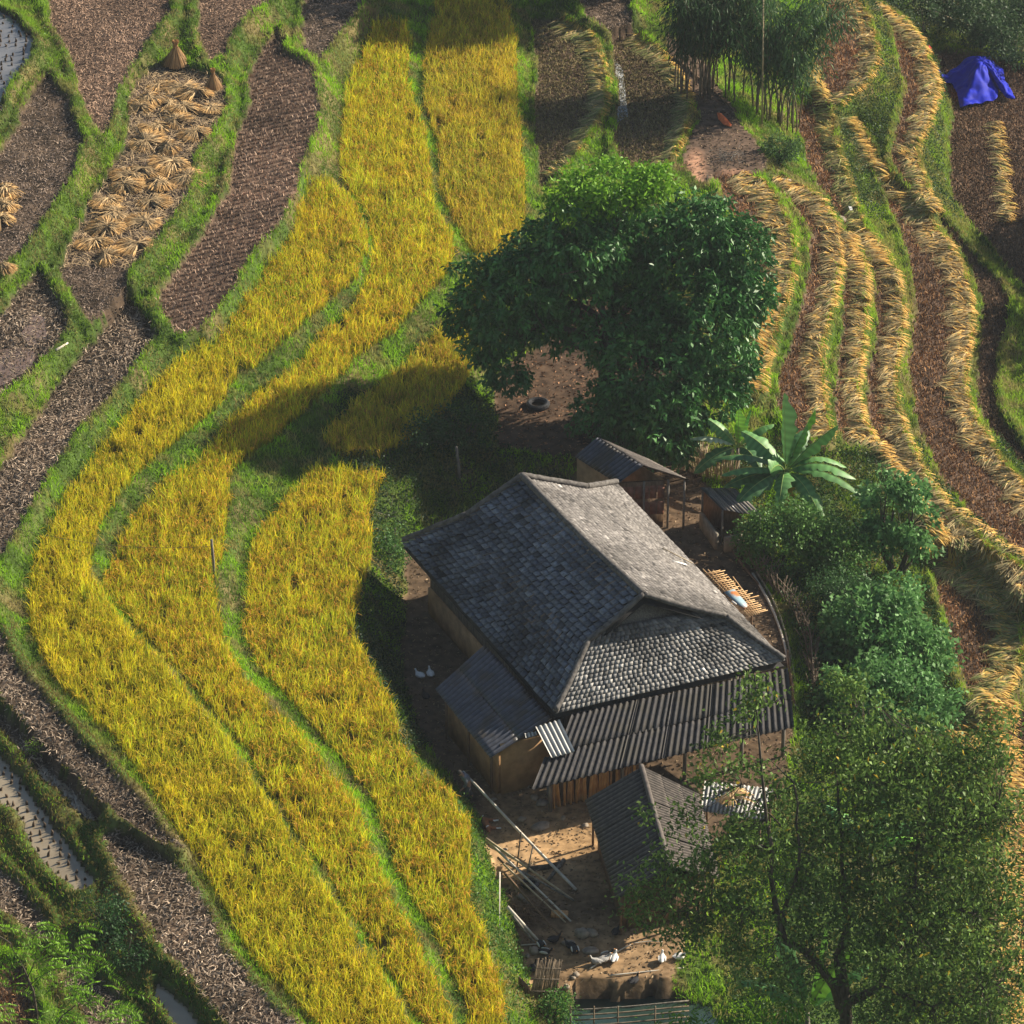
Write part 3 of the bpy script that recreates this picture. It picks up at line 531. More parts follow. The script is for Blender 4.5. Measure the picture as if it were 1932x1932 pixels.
# ------------------------------------------------------------------ trees and shrubs
def limb(acc, a, b, r0, r1, wob=.12, n=7, col=(.5, .5, .5)):
    a = np.asarray(a, float); b = np.asarray(b, float); t = np.linspace(0, 1, n)[:, None]; L = np.linalg.norm(b - a)
    p = a * (1 - t) + b * t + np.sin(t * math.pi) * rng.normal(size=3) * wob * L + rng.normal(size=(n, 3)) * .012 * L * (t > 0) * (t < 1)
    acc.add(*tube_g(p, np.linspace(r0, r1, n), 7, col)); return p
def clusters(lobes, per_m2, nl, L, Wd, cols, droop=.5, fill=.45, spread=.22, gap=.35, seed=0, updir=0):
    """leaf whorls spread through the volume of ellipsoid lobes"""
    a = Acc()
    for li, (c, r) in enumerate(lobes):
        c = np.asarray(c, float); r = np.zeros(3) + r; n = int(4 * math.pi * r[0] * r[2] * per_m2)
        d = rng.normal(size=(n, 3)); d /= np.linalg.norm(d, axis=1, keepdims=True); rad = np.where(rng.random(n) < fill, U(.35, .9, n), U(.86, 1.06, n))
        bump = 1 + .22 * (vnoise(d[:, 0] * 2.2 + li * 7, d[:, 1] * 2.2 + d[:, 2] * 2.7, 1, seed) - .5) * 2
        cc = c + d * r * (rad * bump)[:, None]
        keep = vnoise(cc[:, 0] * 1.0 + cc[:, 2] * .7, cc[:, 1] + cc[:, 2] * 1.1, .8, seed + 3) > gap * .8
        cc = cc[keep]; d = d[keep]; n = len(cc)
        shade = U(.7, 1.25, n); tn = rng.random(n)
        pos = np.repeat(cc, nl, 0) + rng.normal(size=(n * nl, 3)) * spread; dd = np.repeat(d, nl, 0) * .6 + rng.normal(size=(n * nl, 3)) * .75; dd[:, 2] += updir - droop
        c0 = np.array(cols[0]); c1 = np.array(cols[1]); t = np.repeat(tn, nl)[:, None] * .7 + rng.random((n * nl, 1)) * .3
        col = (c0 * (1 - t) + c1 * t) * np.repeat(shade, nl)[:, None] * U(.85, 1.15, n * nl)[:, None]
        a.add(*leaves(pos, dd, U(L * .7, L * 1.25, n * nl), U(Wd * .7, Wd * 1.2, n * nl), col, .15))
    return a
# big dark mango tree
base = PG(1150, 800); yb = base[1]
tr = empty('mango_tree', base, 'huge dark green broad crowned tree standing behind the tiled farmhouse', 'tree')
LB = [(1185,830,-1.2,1.25),(1090,560,.8,1.8),(1030,620,.2,1.1),(1250,790,-2.6,1.9),(1130,640,-1.0,1.0),(1165,455,1.2,2.5),(1075,470,-.5,2.1),(1290,480,1.0,2.6),(1330,610,-.6,2.45),(1240,720,-1.8,2.6),(1330,720,-1.2,1.9),(970,560,-.6,2.15),(935,640,-.8,1.5),(1010,500,.6,1.7),(1390,560,0,1.7),(1395,470,.3,1.4),(1225,600,-.2,1.8),(1150,785,-2.3,1.4),(1255,800,-2.6,1.5),(892,585,0,1.3),(905,520,0,1.0),(960,700,-.8,.9),(1340,430,.5,1.5)]
lobes = [(PY(x, y, yb + dy + .6 + (820 - y) * .004), (r * .95, r * .95, r * .9)) for x, y, dy, r in LB]
a = clusters(lobes, 7, 13, .30, .065, [(.03, .10, .028), (.075, .22, .05)], .55, .35, .13, .3, 1); a.build('crown', M['leaf_gloss'], tr)
a = clusters([(PY(1150, 352, yb + 2.6), (2.0, 1.5, 1.0)), (PY(1080, 380, yb + 2.0), (.9, .9, .6)), (PY(1230, 345, yb + 2.6), (.9, .9, .6))], 9, 12, .26, .06, [(.08, .22, .02), (.22, .42, .03)], .1, .3, .2, .2, 3); o = a.build('young_foliage', M['leaf'], tr); o['label'] = 'bright yellow green new leaves on the top of the crown'
a = Acc(); top = base + np.array([0, .8, 4.2]); limb(a, base - [0, 0, .3], top, .42, .32, .03); 
for x, y, dy, r in LB[:13]:
    q = PY(x, y, yb + dy + .6 + (820 - y) * .004); mid = limb(a, top - [0, 0, rng.uniform(0, 1.4)], q, .19, .05, .08)
    for _ in range(5): limb(a, mid[rng.integers(3, 6)], q + rng.normal(size=3) * r * .55, .05, .015, .08, 5)
a.build('trunk', M['bark'], tr, True); settle(tr)

def shrub(name, label, px, py, R, cols, per=13, L=.18, Wd=.045, nl=9, lobes=None, stem=.05, hgt=None, mat='leaf', droop=.2, group=None, gap=.3, cat='shrub'):
    b = PG(px, py); e = empty(name, b, label, cat, group); lb = []
    lobes = lobes or [(0, 0, 1.0, 1.0)] + [(rng.uniform(-.7, .7), rng.uniform(-.7, .7), rng.uniform(.6, 1.2), rng.uniform(.45, .75)) for _ in range(4)]
    for dx, dy, dz, rr in lobes: lb.append((b + np.array([dx * R, dy * R, dz * (hgt or R)]), (R * rr, R * rr, R * rr * .85)))
    clusters(lb, per, nl, L, Wd, cols, droop, .4, .14, gap, int(px)).build('foliage', M[mat], e)
    a = Acc()
    for c, r in lb:
        pth = limb(a, b - [0, 0, .15], c, stem, stem * .3, .06, 6)
        for _ in range(4): limb(a, pth[3], c + rng.normal(size=3) * r[0] * .5, stem * .35, .008, .05, 4)
    a.build('stems', M['bark'], e, True); return settle(e)
GR = [(.05, .13, .03), (.13, .26, .06)]; PG_ = [(.07, .18, .05), (.18, .36, .12)]; DG = [(.02, .06, .02), (.045, .11, .03)]
shrub('shrub', 'rounded shrub with small leaves and yellow blossoms beside the low pigsty roof', 1475, 1075, 1.5, GR, lobes=[(0, 0, .9, 1), (-.8, .1, .9, .55), (.8, 0, 1.0, .8), (1.5, -.2, .6, .8), (.3, .2, 1.5, .6)], L=.15, Wd=.045, per=19)
shrub('young_tree', 'young broad leaved tree with one thin trunk between shrubs and straw terraces', 1690, 1090, 1.15, PG_, lobes=[(-.2, 0, 3.3, 1.0), (-.6, .1, 2.3, .9), (.5, 0, 2.6, .9), (-.5, 0, 4.1, .8), (.3, 0, 4.2, .6), (.8, 0, 1.7, .6)], hgt=.95, L=.24, Wd=.075, per=13, stem=.09, cat='tree', gap=.38)
shrub('shrub', 'dark feathery shrub with tiny leaves below the rounded flowering shrub', 1590, 1180, 1.25, [(.035, .09, .03), (.07, .16, .05)], L=.13, Wd=.03, per=18)
shrub('shrub', 'big pale green shrub right of the long bamboo poles, upper of the two', 1655, 1260, 1.9, PG_, lobes=[(0, 0, .9, 1), (-.6, 0, .7, .7), (.7, 0, .6, .7), (.2, .3, 1.3, .7), (1.0, -.2, .3, .5)], L=.22, Wd=.075, per=13)
shrub('shrub', 'big pale green shrub lower down towards the leafy foreground tree', 1640, 1370, 1.7, PG_, lobes=[(0, 0, .8, 1), (-.8, 0, .6, .6), (.8, 0, .7, .8), (1.4, .1, .6, .6)], L=.22, Wd=.075, per=13)
shrub('shrub', 'small dark shrub on the left of the two clumps by the muddy path', 195, 1755, .85, DG + [], lobes=[(0, 0, .7, 1), (.7, .1, .6, .7), (-.3, -.4, .5, .7), (.3, -.8, .3, .6)], L=.13, Wd=.03, per=14)
shrub('shrub', 'small dark shrub on the right of the two clumps by the muddy path', 240, 1815, .7, DG, lobes=[(0, 0, .6, 1), (.5, -.3, .5, .6)], L=.13, Wd=.03, per=14)
shrub('shrub', 'tiny yellow green bush on the levee at the lower left', 68, 1425, .28, [(.16, .30, .03), (.25, .38, .04)], lobes=[(0, 0, .8, 1), (.8, 0, .8, .7)], L=.08, Wd=.015, per=30, stem=.015)
shrub('shrub', 'dark bush on the shaded bank left of the dirt clearing', 870, 855, 1.2, DG, L=.13, Wd=.035, per=10)
shrub('shrub', 'dark bush beside the lens shaped end of the rice', 800, 850, .8, DG, L=.13, Wd=.035, per=11)
shrub('shrub', 'leafy bush at the left eave corner of the farmhouse', 735, 1060, .85, [(.05, .13, .035), (.10, .21, .05)], lobes=[(0, 0, .8, 1), (.2, .9, .7, .8), (-.3, -.9, .4, .7)], L=.12, Wd=.035, per=12)
shrub('shrub', 'small green shrub beside the pond rails at the bottom', 1048, 1925, .6, [(.04, .12, .02), (.09, .22, .04)], lobes=[(0, 0, .8, 1), (.6, 0, .5, .8), (-.5, 0, .4, .6), (.2, .5, 1.2, .6)], L=.1, Wd=.03, per=18)
shrub('shrub', 'dark shrub at the foot of the bamboo clump above the pink path', 1470, 310, .8, [(.04, .10, .03), (.09, .17, .05)], L=.22, Wd=.03, per=10)
for (x, y, R, hg, lab) in [(1700, 10, 1.6, 1.2, 'scrubby bush at the top edge above the straw rows'), (1790, 45, 1.5, 1.4, 'scrubby bush above the fallen pole at the top right'), (1850, 95, 1.5, 1.5, 'dark tall bush directly above the blue tarp'), (1915, 130, 1.6, 1.6, 'dark tall bush right of the blue tarp'), (1920, 60, 1.5, 1.6, 'airy bush before the pale river at the top right corner'), (1745, 60, .9, .8, 'low bush left of the fallen pole')]:
    shrub('bush', lab, x, y, R, [(.028, .06, .025), (.06, .11, .045)], hgt=hg, L=.2, Wd=.05, per=6, gap=.4, group='bushes at the top right')

# foreground pear tree, airy, with bare limbs
YF = -36.5; fb = PY(1585, 2060, YF)
ft = empty('leafy_tree', [fb[0], YF, float(H(fb[0], YF))], 'airy leafy tree with dark limbs filling the lower right corner', 'tree')
sk = {}
def fp(x, y, dy=0): return PY(x, y, YF + dy)
SK = [((1585,2060),(1582,1800),.26,.2,0,0),((1582,1890),(1480,1775),.15,.12,0,-.6),((1480,1775),(1461,1698),.12,.1,-.6,-.6),((1461,1698),(1431,1383),.085,.035,-.6,-.3),((1431,1383),(1424,1275),.03,.012,-.3,-.3),((1475,1770),(1482,1708),.1,.08,-.5,0),((1482,1708),(1497,1475),.07,.03,0,.4),((1497,1475),(1450,1430),.03,.015,.4,.5),
      ((1582,1800),(1590,1690),.15,.1,0,1),((1590,1690),(1640,1640),.08,.06,1,1.5),((1640,1640),(1710,1615),.06,.03,1.5,2),((1710,1615),(1760,1570),.03,.015,2,2),((1580,1900),(1660,1860),.18,.12,0,-.5),((1660,1860),(1720,1770),.11,.07,-.5,0),((1720,1770),(1800,1710),.07,.045,0,1),((1800,1710),(1930,1740),.045,.02,1,2),((1720,1770),(1730,1600),.06,.03,0,1),((1730,1600),(1880,1530),.04,.02,1,2),
      ((1582,1850),(1520,1800),.1,.06,0,-1),((1590,1690),(1580,1480),.08,.04,1,2),((1580,1480),(1620,1340),.04,.015,2,3),((1580,1480),(1655,1465),.03,.012,2,3),((1480,1720),(1360,1710),.06,.03,-.5,-1),((1360,1710),(1260,1720),.03,.012,-1,-1.5),((1497,1480),(1445,1520),.03,.012,.4,0),((1600,1350),(1660,1335),.02,.008,3,3),((1660,1860),(1760,1900),.07,.03,-.5,-1),((1760,1900),(1880,1860),.03,.015,-1,-1),((1475,1560),(1400,1480),.03,.01,-.3,-.6),((1640,1640),(1560,1570),.03,.012,1.5,1.5)]
a = Acc(); tips = []
for (p0, p1, r0, r1, d0, d1) in SK:
    pth = limb(a, fp(*p0, d0), fp(*p1, d1), r0, r1, .05, 7)
    if r1 < .09: tips += [(q, r1) for q in pth[1:]]
blobs = [(1640,1440,95,2),(1560,1420,70,2),(1720,1480,100,2),(1800,1520,100,2),(1880,1560,90,2),(1640,1560,100,1.5),(1540,1560,85,1),(1740,1620,110,1.5),(1850,1660,100,1.5),(1920,1740,80,1),(1620,1680,90,.5),(1520,1680,70,0),(1700,1740,100,0),(1800,1790,110,0),(1890,1850,100,0),(1740,1870,100,-.5),(1850,1930,100,-1),(1640,1800,80,-1),(1660,1930,70,-1),
         (1415,1330,38,-.3),(1445,1290,28,-.3),(1350,1400,32,-.6),(1400,1450,36,-.3),(1330,1460,28,-.8),(1380,1560,45,-.6),(1330,1620,45,-1),(1430,1600,55,-.5),(1470,1500,40,.2),(1290,1540,30,-1),(1250,1680,60,-1.3),(1210,1700,42,-1.5),(1320,1700,65,-1),(1400,1700,60,-1),(1290,1760,50,-1.3),(1390,1780,65,-1),(1470,1840,60,-.8),(1530,1760,50,-.5),(1610,1310,35,3),(1590,1290,25,3),(1760,1420,60,3),(1840,1440,60,3),(1240,1620,22,-1.3),(1220,1530,12,-1.3),(1880,1400,50,3)]
la = Acc(); nsum = 0
for (x, y, r, dy) in blobs:
    c = fp(x, y, dy); rm = r / 46 * .95; n = int(21 * (rm ** 2) * 1.5 + 5)
    d = rng.normal(size=(n, 3)); d /= np.linalg.norm(d, axis=1, keepdims=True); cc = c + d * rm * U(.2, 1.15, n)[:, None]
    for k in range(0, n, 3):
        tp = min(tips, key=lambda t: np.sum((t[0] - cc[k]) ** 2))
        if np.linalg.norm(tp[0] - cc[k]) < 3.2: limb(a, tp[0], cc[k], .014, .004, .06, 4)
    nl = 13; pos = np.repeat(cc, nl, 0) + rng.normal(size=(n * nl, 3)) * .19; dd = rng.normal(size=(n * nl, 3)) * .7; dd[:, 2] -= .4; m_ = len(pos)
    t = rng.random((m_, 1)); col = (np.array((.05, .11, .022)) * (1 - t) + np.array((.18, .29, .06)) * t) * U(.5, 1.4, m_)[:, None]; yl = rng.random(m_) < .015; col[yl] = (.5, .36, .04)
    la.add(*leaves(pos, dd, U(.15, .24, m_), U(.034, .055, m_), col, .1)); nsum += m_
print('fg leaves', nsum)
la.build('crown', M['leaf'], ft); a.build('trunk', M['bark'], ft, True); settle(ft)

# bright feathery bamboo at the bottom edge; the dark clump at the top
def bamboo(label, pts, cols, Lf, nculm, spreadx, plume, mat='leaf', dens=900, hh=7, culm_mat='old_bamboo'):
    b = np.array(pts); e = empty('bamboo_clump', b, label, 'bamboo'); a = Acc(); la = Acc()
    for i in range(nculm):
        f = b + np.array([rng.uniform(-1, 1) * spreadx, rng.uniform(-1, 1) * .9, 0]); f[2] = float(H(f[0], f[1])); az = rng.uniform(0, 6.28); ln = hh * rng.uniform(.75, 1.15); arch = rng.uniform(.12, plume)
        t = np.linspace(0, 1, 9)[:, None]; dr = np.array([math.cos(az), math.sin(az) * .8, 0])
        pth = f + dr * ln * arch * t ** 2 + np.array([0, 0, 1]) * ln * (t - .28 * arch * t ** 3)
        a.add(*tube_g(pth, np.linspace(.045, .01, 9), 5))
        n = int(dens * .62); tt = U(.32, 1.0, n) ** .8; idx_ = tt * 7.999; k = idx_.astype(int); u = (idx_ - k)[:, None]; c = pth[k] * (1 - u) + pth[k + 1] * u
        br = rng.normal(size=(n, 3)); br[:, 2] *= .4; c = c + br * U(.1, .62, n)[:, None] * (.45 + 1.0 * vnoise(tt * 9 + i * 3, tt * 0, 1, 44))[:, None]
        dd = br * .5 + rng.normal(size=(n, 3)) * .35; dd[:, 2] -= 1.0; tn = rng.random((n, 1))
        la.add(*leaves(c, dd, U(Lf * .7, Lf * 1.4, n), U(.022, .042, n), (np.array(cols[0]) * (1 - tn) + np.array(cols[1]) * tn) * U(.7, 1.25, n)[:, None], .1))
    la.build('foliage', M[mat], e); a.build('culms', M[culm_mat], e, True); return settle(e)
bamboo('tall dark bamboo clump with many straight culms at the top of the picture', PG(1335, 175), [(.02, .05, .022), (.045, .095, .035)], .3, 34, 1.9, .35, dens=520, hh=6.6)
bamboo('tall bamboo clump with drooping plumes on the right of the darker one', PG(1460, 225), [(.035, .085, .035), (.07, .15, .05)], .32, 24, 1.3, .5, dens=620, hh=6.8)
bamboo('bamboo clump hanging in at the top edge left of the tall dark clump', PG(1262, -8), [(.02, .05, .022), (.045, .095, .035)], .3, 30, 1.6, .3, dens=700, hh=9.5)
TOPT = [(PG(1215, -14), 'tree beyond the top edge whose shade falls on the straight rice column'), (PG(1120, -20), 'second tree beyond the top edge, above the muddy terrace')]
bb = PY(1400, 2010, -40.2); bb[2] = float(H(bb[0], bb[1]))
bamboo('bright green feathery bamboo arching in at the bottom edge', bb, [(.06, .17, .012), (.14, .33, .02)], .24, 24, 1.2, .55, dens=1500, hh=5.2)
# feathery legume tree, bottom left corner: pinnate fronds
YL = P(60, 1960, 3.0)[1] - 1.5
lt = PY(65, 2010, YL); e = empty('feathery_tree', [lt[0], YL, float(H(lt[0], YL))], 'slender tree with feathery lime green fronds in the bottom left corner', 'tree'); a = Acc(); la = Acc()
TW = [((65,2040),(50,1840),.06,.04),((50,1840),(20,1780),.03,.02),((20,1780),(-30,1745),.02,.012),((50,1850),(85,1790),.022,.012),((85,1790),(110,1770),.012,.006),((55,1860),(100,1830),.02,.01),((100,1830),(150,1820),.01,.005),((90,1960),(150,1890),.03,.015),((150,1890),(215,1880),.015,.006),((90,2000),(130,1930),.02,.01),((150,1890),(120,1850),.012,.006),((65,1990),(10,1900),.02,.008)]
fr = []
for p0, p1, r0, r1 in TW:
    dy = rng.uniform(-.6, .6); pth = limb(a, PY(*p0, YL), PY(*p1, YL + (0 if r0 > .05 else 0)), r0, r1, .04, 6); fr += [(q, r1) for q in pth[2:] if r1 < .03]
n_f = 0
FR = [(x, y) for x, y in zip(rng.uniform(-20, 240, 170), rng.uniform(1745, 1960, 170)) if not (x > 150 and y < 1800) and not (x < 60 and 1840 < y and rng.random() < .6) and not (x > 60 and x < 110 and 1900 > y > 1880)]
for x, y in FR:
    q0 = PY(x, y, YL + rng.uniform(-.8, .8)); az = rng.uniform(-.9, .9) + (0 if rng.random() < .6 else math.pi); L = rng.uniform(.5, .85); t = np.linspace(0, 1, 14)[:, None]
    rach = q0 + np.array([math.cos(az), math.sin(az), .15]) * L * t - np.array([0, 0, 1]) * L * .45 * t ** 2
    a.add(*tube_g(rach[::3], .005, 4)); d = np.array([math.cos(az), math.sin(az), -.3]); sd = np.array([-math.sin(az), math.cos(az), 0])
    for sg in (-1, 1):
        pp = rach[1:]; m_ = len(pp); sv = sd * sg * .7 + np.array([0, 0, .55 * (1 if sg > 0 else -1)]) + d * .45
        la.add(*leaves(pp, np.tile(sv, (m_, 1)) + rng.normal(size=(m_, 3)) * .08, np.full(m_, .17), np.full(m_, .02), np.array((.17, .36, .015)) * U(.6, 1.2, m_)[:, None], .05))
la.build('crown', M['leaf'], e); a.build('trunk', M['bark'], e, True); settle(e)

# trees standing past the right edge, whose shade falls on the far right fields
for i, (x, y, r, hz, lab) in enumerate([(TOPT[0][0][0], TOPT[0][0][1], 3.4, 7.5, TOPT[0][1]), (TOPT[1][0][0], TOPT[1][0][1], 3.2, 7, TOPT[1][1]), (35.5, 24, 3.6, 5.5, 'tree standing past the right edge beside the dark stubble'), (37, 34, 4.0, 6, 'tree standing past the right edge level with the blue tarp'), (40, 19, 3.0, 5, 'tree standing past the right edge nearest the viewer')]):
    b = np.array([x, y, float(H(x, y))]); e = empty('tree', b, lab, 'tree')
    clusters([(b + [0, 0, hz], (r, r, r * .8)), (b + [-1.5, 1.5, hz - 1], (r * .7,) * 3), (b + [1, -2, hz - 1], (r * .7,) * 3)], 2.5, 9, .5, .14, [(.03, .08, .03), (.05, .12, .04)], .2, .4, .3, .2, i).build('crown', M['leaf'], e)
    a = Acc(); limb(a, b, b + [0, 0, hz], .25, .12, .03); a.build('trunk', M['bark'], e, True); settle(e)

# bananas
def banana(label, base, leafs, h0, stemr=.13):
    e = empty('banana_plant', base, label, 'banana plant'); b = np.array(base, float); top = b + [0, 0, h0]
    tube('pseudostem', [b - [0, 0, .2], b + [.03, 0, h0 * .5], top], [stemr, stemr * .85, stemr * .5], M['pbark'], e, 8)
    for (az, el, L, dr, W, colr) in leafs:
        az, el = math.radians(az), math.radians(el); L *= 1.2; n = 21; t = np.linspace(0, 1, n)[:, None]; hd = np.array([math.cos(az), math.sin(az), 0])
        C = top + hd * L * (math.cos(el) * t + .25 * dr * t ** 2) + np.array([0, 0, 1]) * L * (math.sin(el) * t - dr * t ** 2.2)
        T = np.gradient(C, axis=0); T /= np.linalg.norm(T, axis=1, keepdims=True); sd = np.cross(T, [0, 0, 1]); sd /= np.linalg.norm(sd, axis=1, keepdims=True) + 1e-6
        roll = rng.uniform(-.5, .5) + (0 if abs(el) < .9 else 1.2); nn = np.cross(sd, T); sd = sd * math.cos(roll) + nn * math.sin(roll); nn = np.cross(sd, T)
        prof = np.clip(np.sin(np.clip((t - .12) / .88, 0, 1) * math.pi) ** .55, .0, 1) * W * 1.35 * (1 - .12 * t) + .012
        a = Acc(); jag = 1 + rng.normal(size=(n, 2)) * .12 - .22 * (rng.random((n, 2)) < .3); cc = np.array(colr) * rng.uniform(.85, 1.15); n_ = n
        for s_, j in ((-1, 0), (1, 1)):
            R0 = C; R1 = C + (sd * s_ - nn * .22) * prof * .55 * jag[:, j:j + 1]; R2 = C + (sd * s_ - nn * .45) * prof * jag[:, j:j + 1]
            V = np.stack([R0, R1, R2], 1).reshape(-1, 3); k = np.arange(n - 1)[:, None] * 3 + np.arange(2)[None]; k = k.ravel()
            F = np.stack([k, k + 1, k + 4, k + 3], 1)
            rowc = (cc * (1 + .45 * ((np.arange(n) % 2) - .5)[:, None])); a.add(V, F, np.repeat(rowc, 3, 0))
        o = a.build('leaf', M['leaf_gloss'], e); tubeo = tube('midrib', C, np.linspace(.025, .006, n)[:], M['rib'], o, 5)
    return settle(e)
M['rib'] = noise_mat('leaf_rib', (.22, .3, .08), (.3, .38, .12), 4)
Gb = (.10, .24, .07); Gl = (.20, .46, .05); Gd = (.06, .16, .055); Yb = (.5, .33, .03)
banana('tall banana plant with a yellow dead leaf beside the pigsty', PG(1478, 985),
       [(100, 80, 3.0, .05, .40, Gb), (20, 68, 2.6, .05, .22, Gl), (8, 52, 2.7, .15, .34, Gb), (0, 72, 2.1, .05, .18, Gb), (-160, 30, 2.5, .35, .30, Gb), (180, 42, 2.9, .5, .30, Gd), (-10, 40, 2.6, .65, .30, Gb), (-25, 32, 2.8, .6, .30, Gb), (10, 48, 2.5, .75, .28, Gb), (-140, 20, 2.2, .55, .32, Gd), (-100, 40, 1.8, .9, .3, Gb), (-60, 25, 2.2, .8, .28, Gb), (150, 50, 2.4, .3, .34, Gb), (-120, 58, 1.8, .5, .38, Gb), (-95, -20, 1.2, .5, .3, Yb), (60, 50, 2.3, .4, .3, Gd), (-170, 12, 2.0, .4, .26, Gd)], 2.3)
banana('smaller banana plant with one pale folded leaf under the big tree', PG(1390, 905),
       [(175, 35, 1.9, .45, .26, (.32, .38, .26)), (160, 50, 1.6, .2, .25, Gb), (90, 80, 1.5, .1, .24, Gl), (20, 50, 1.8, .4, .26, Gb), (-20, 20, 1.6, .5, .26, Gb), (-150, 10, 1.6, .5, .26, Gd), (-60, 35, 1.5, .7, .3, Gd), (60, 60, 1.6, .2, .24, Gb)], 1.5, .1)
banana('banana plant half hidden behind the branches of the foreground tree', P(1520, 1990, -1), [(70, 62, 3.0, .2, .3, Gl), (20, 50, 2.6, .3, .3, Gb), (120, 55, 2.8, .3, .3, Gb), (0, 70, 3.0, .2, .28, Gl), (160, 40, 2.4, .4, .28, Gb)], 1.8)
banana('low banana plant in the thicket right of the small shed', P(1640, 1660, -1.3), [(70, 62, 2.2, .2, .3, Gb), (20, 40, 2.0, .3, .3, Gb), (140, 45, 2.2, .3, .3, Gb), (-20, 50, 2.0, .4, .28, Gl)], 1.3)
print('plants done')
# ------------------------------------------------------------------ the farmhouse
ZE, ZJ, ZR = 2.9, 4.35, 5.7
hR1, hR2 = P(985, 900, ZR), P(1214, 1124, ZR)
hL1, hL2 = P(760, 1022, ZE), P(1048, 1345, ZE)
hRf, hRn = P(1163, 912, ZE), P(1480, 1246, ZE)
jL2, jR2 = P(1110, 1212, ZJ), P(1370, 1166, ZJ)
jL1, jR1 = P(880, 974, ZJ), P(1107, 921, ZJ)
hc = (hL1 + hL2 + hRf + hRn) / 4
house = empty('farmhouse', [hc[0], hc[1], 0], 'large farmhouse with a grey shingled hip and gable roof', 'house')
def n_of(a, b, c):
    n = np.cross(b - a, c - a); n /= np.linalg.norm(n); return n if n[2] > 0 else -n
def lerp(a, b, t): return np.asarray(a) * (1 - t) + np.asarray(b) * t
def path_at(path, ts):                                   # polyline by equal parameter of its given knots
    kn, pt = path; pt = np.array(pt); return np.array([[np.interp(t, kn, pt[:, k]) for k in range(3)] for t in ts])
def shingles(name, left, right, rows, tw, cols, parent, sag=.12, thick=.035, lift=.05, keep=1.0, rough=1.0, gap=.012, stag=1):
    """left / right: border polylines from eave (t=0) to ridge (t=1); slabs laid in courses, each tipped over the next one below"""
    a = Acc(); th = np.linspace(0, 1, rows + 1)
    Lp, Rp = path_at(left, th), path_at(right, th)
    for r in range(rows):
        A0, B0, A1, B1 = Lp[r], Rp[r], Lp[r + 1], Rp[r + 1]; W = np.linalg.norm(B0 - A0); n = max(1, int(round(W / tw))); off = rng.uniform(0, 1) if stag == 1 else .5 + rng.uniform(-stag, stag)
        nn = n_of(A0, B0, (A1 + B1) / 2 + (A1 + B1 - A0 - B0) * .01)
        e = np.clip((np.arange(n + 2) - off + rng.uniform(-.08, .08, n + 2)) / n, 0, 1); wav = (vnoise(np.arange(n + 2) * .35, np.full(n + 2, r * .9), 1, 3) - .5)
        for i in range(n + 1):
            u0, u1 = e[i], e[i + 1]
            if u1 - u0 < .004 or rng.random() > keep: continue
            g_ = gap / W; u0 += g_; u1 -= g_
            def pt(u, v, h):
                p = lerp(lerp(A0, B0, u), lerp(A1, B1, u), v); s_ = math.sin(math.pi * u) * math.sin(math.pi * min(1, (r + v) / rows * .9)) * sag
                return p + nn * h - np.array([0, 0, s_])
            jl = rng.normal() * (.05 if rng.random() < .93 else .22) * rough + wav[i] * .12; lf = lift * rng.uniform(.7, 1.5); tw_ = rng.normal() * .006 * rough
            lo, hi = -.12 + jl, 1.0
            c8 = [pt(u0, lo, lf - thick + tw_), pt(u1, lo, lf - thick - tw_), pt(u1, hi, .0 - thick), pt(u0, hi, .0 - thick), pt(u0, lo, lf + tw_), pt(u1, lo, lf - tw_), pt(u1, hi, .006), pt(u0, hi, .006)]
            V, F = hexa_g(c8); t = rng.random(); c = (np.array(cols[0]) * (1 - t) + np.array(cols[1]) * t) * rng.uniform(.75, 1.2)
            if rng.random() < .05: c = c * .5
            if rng.random() < .01: c = c * 1.7
            pc = V.mean(0); mo = fnoise(pc[0] * 1.0 + pc[2], pc[1] + pc[2] * .7, 2.2, 71); c = c * (1 - .5 * np.clip((mo - .5) * 5, 0, 1)) * (1 + .3 * np.clip((.45 - mo) * 5, 0, 1))
            a.add(V, F, np.tile(c, (8, 1)))
    o = a.build(name, M['slate'], parent); return o
kn = [0, .52, 1]
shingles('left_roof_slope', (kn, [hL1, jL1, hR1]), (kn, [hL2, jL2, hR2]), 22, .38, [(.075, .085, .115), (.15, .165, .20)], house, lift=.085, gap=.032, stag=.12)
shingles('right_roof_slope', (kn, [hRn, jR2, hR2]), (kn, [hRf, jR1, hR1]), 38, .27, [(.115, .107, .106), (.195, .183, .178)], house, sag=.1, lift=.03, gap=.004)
up = lerp(jL2, jR2, .5); tL = lerp(jL2, hR2, .16) ; tR = lerp(jR2, hR2, .2)
tL = tL + (hL1 - hL2) / np.linalg.norm(hL1 - hL2) * .35; tR = tR + (hL1 - hL2) / np.linalg.norm(hL1 - hL2) * .35
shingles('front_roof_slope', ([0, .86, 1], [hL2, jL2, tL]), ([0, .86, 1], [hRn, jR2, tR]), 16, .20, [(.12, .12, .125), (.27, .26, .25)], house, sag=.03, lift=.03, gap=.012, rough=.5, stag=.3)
shingles('rear_roof_slope', ([0, 1], [hRf, jR1]), ([0, 1], [hL1, jL1]), 7, .36, [(.12, .12, .12), (.22, .21, .2)], house, sag=.02)
def slab(name, quad, th, m, parent, dz=0):
    q = [np.array(v) + [0, 0, dz] for v in quad]; n = n_of(q[0], q[1], q[2]); a = Acc(); V, F = hexa_g([v - n * th for v in q] + q); a.add(V, F); return a.build(name, m, parent)
slab('roof_deck', [hL1, hL2, jL2, jL1], .06, M['tar'], house, -.26); slab('roof_deck', [jL1, jL2, hR2, hR1], .06, M['tar'], house, -.30)
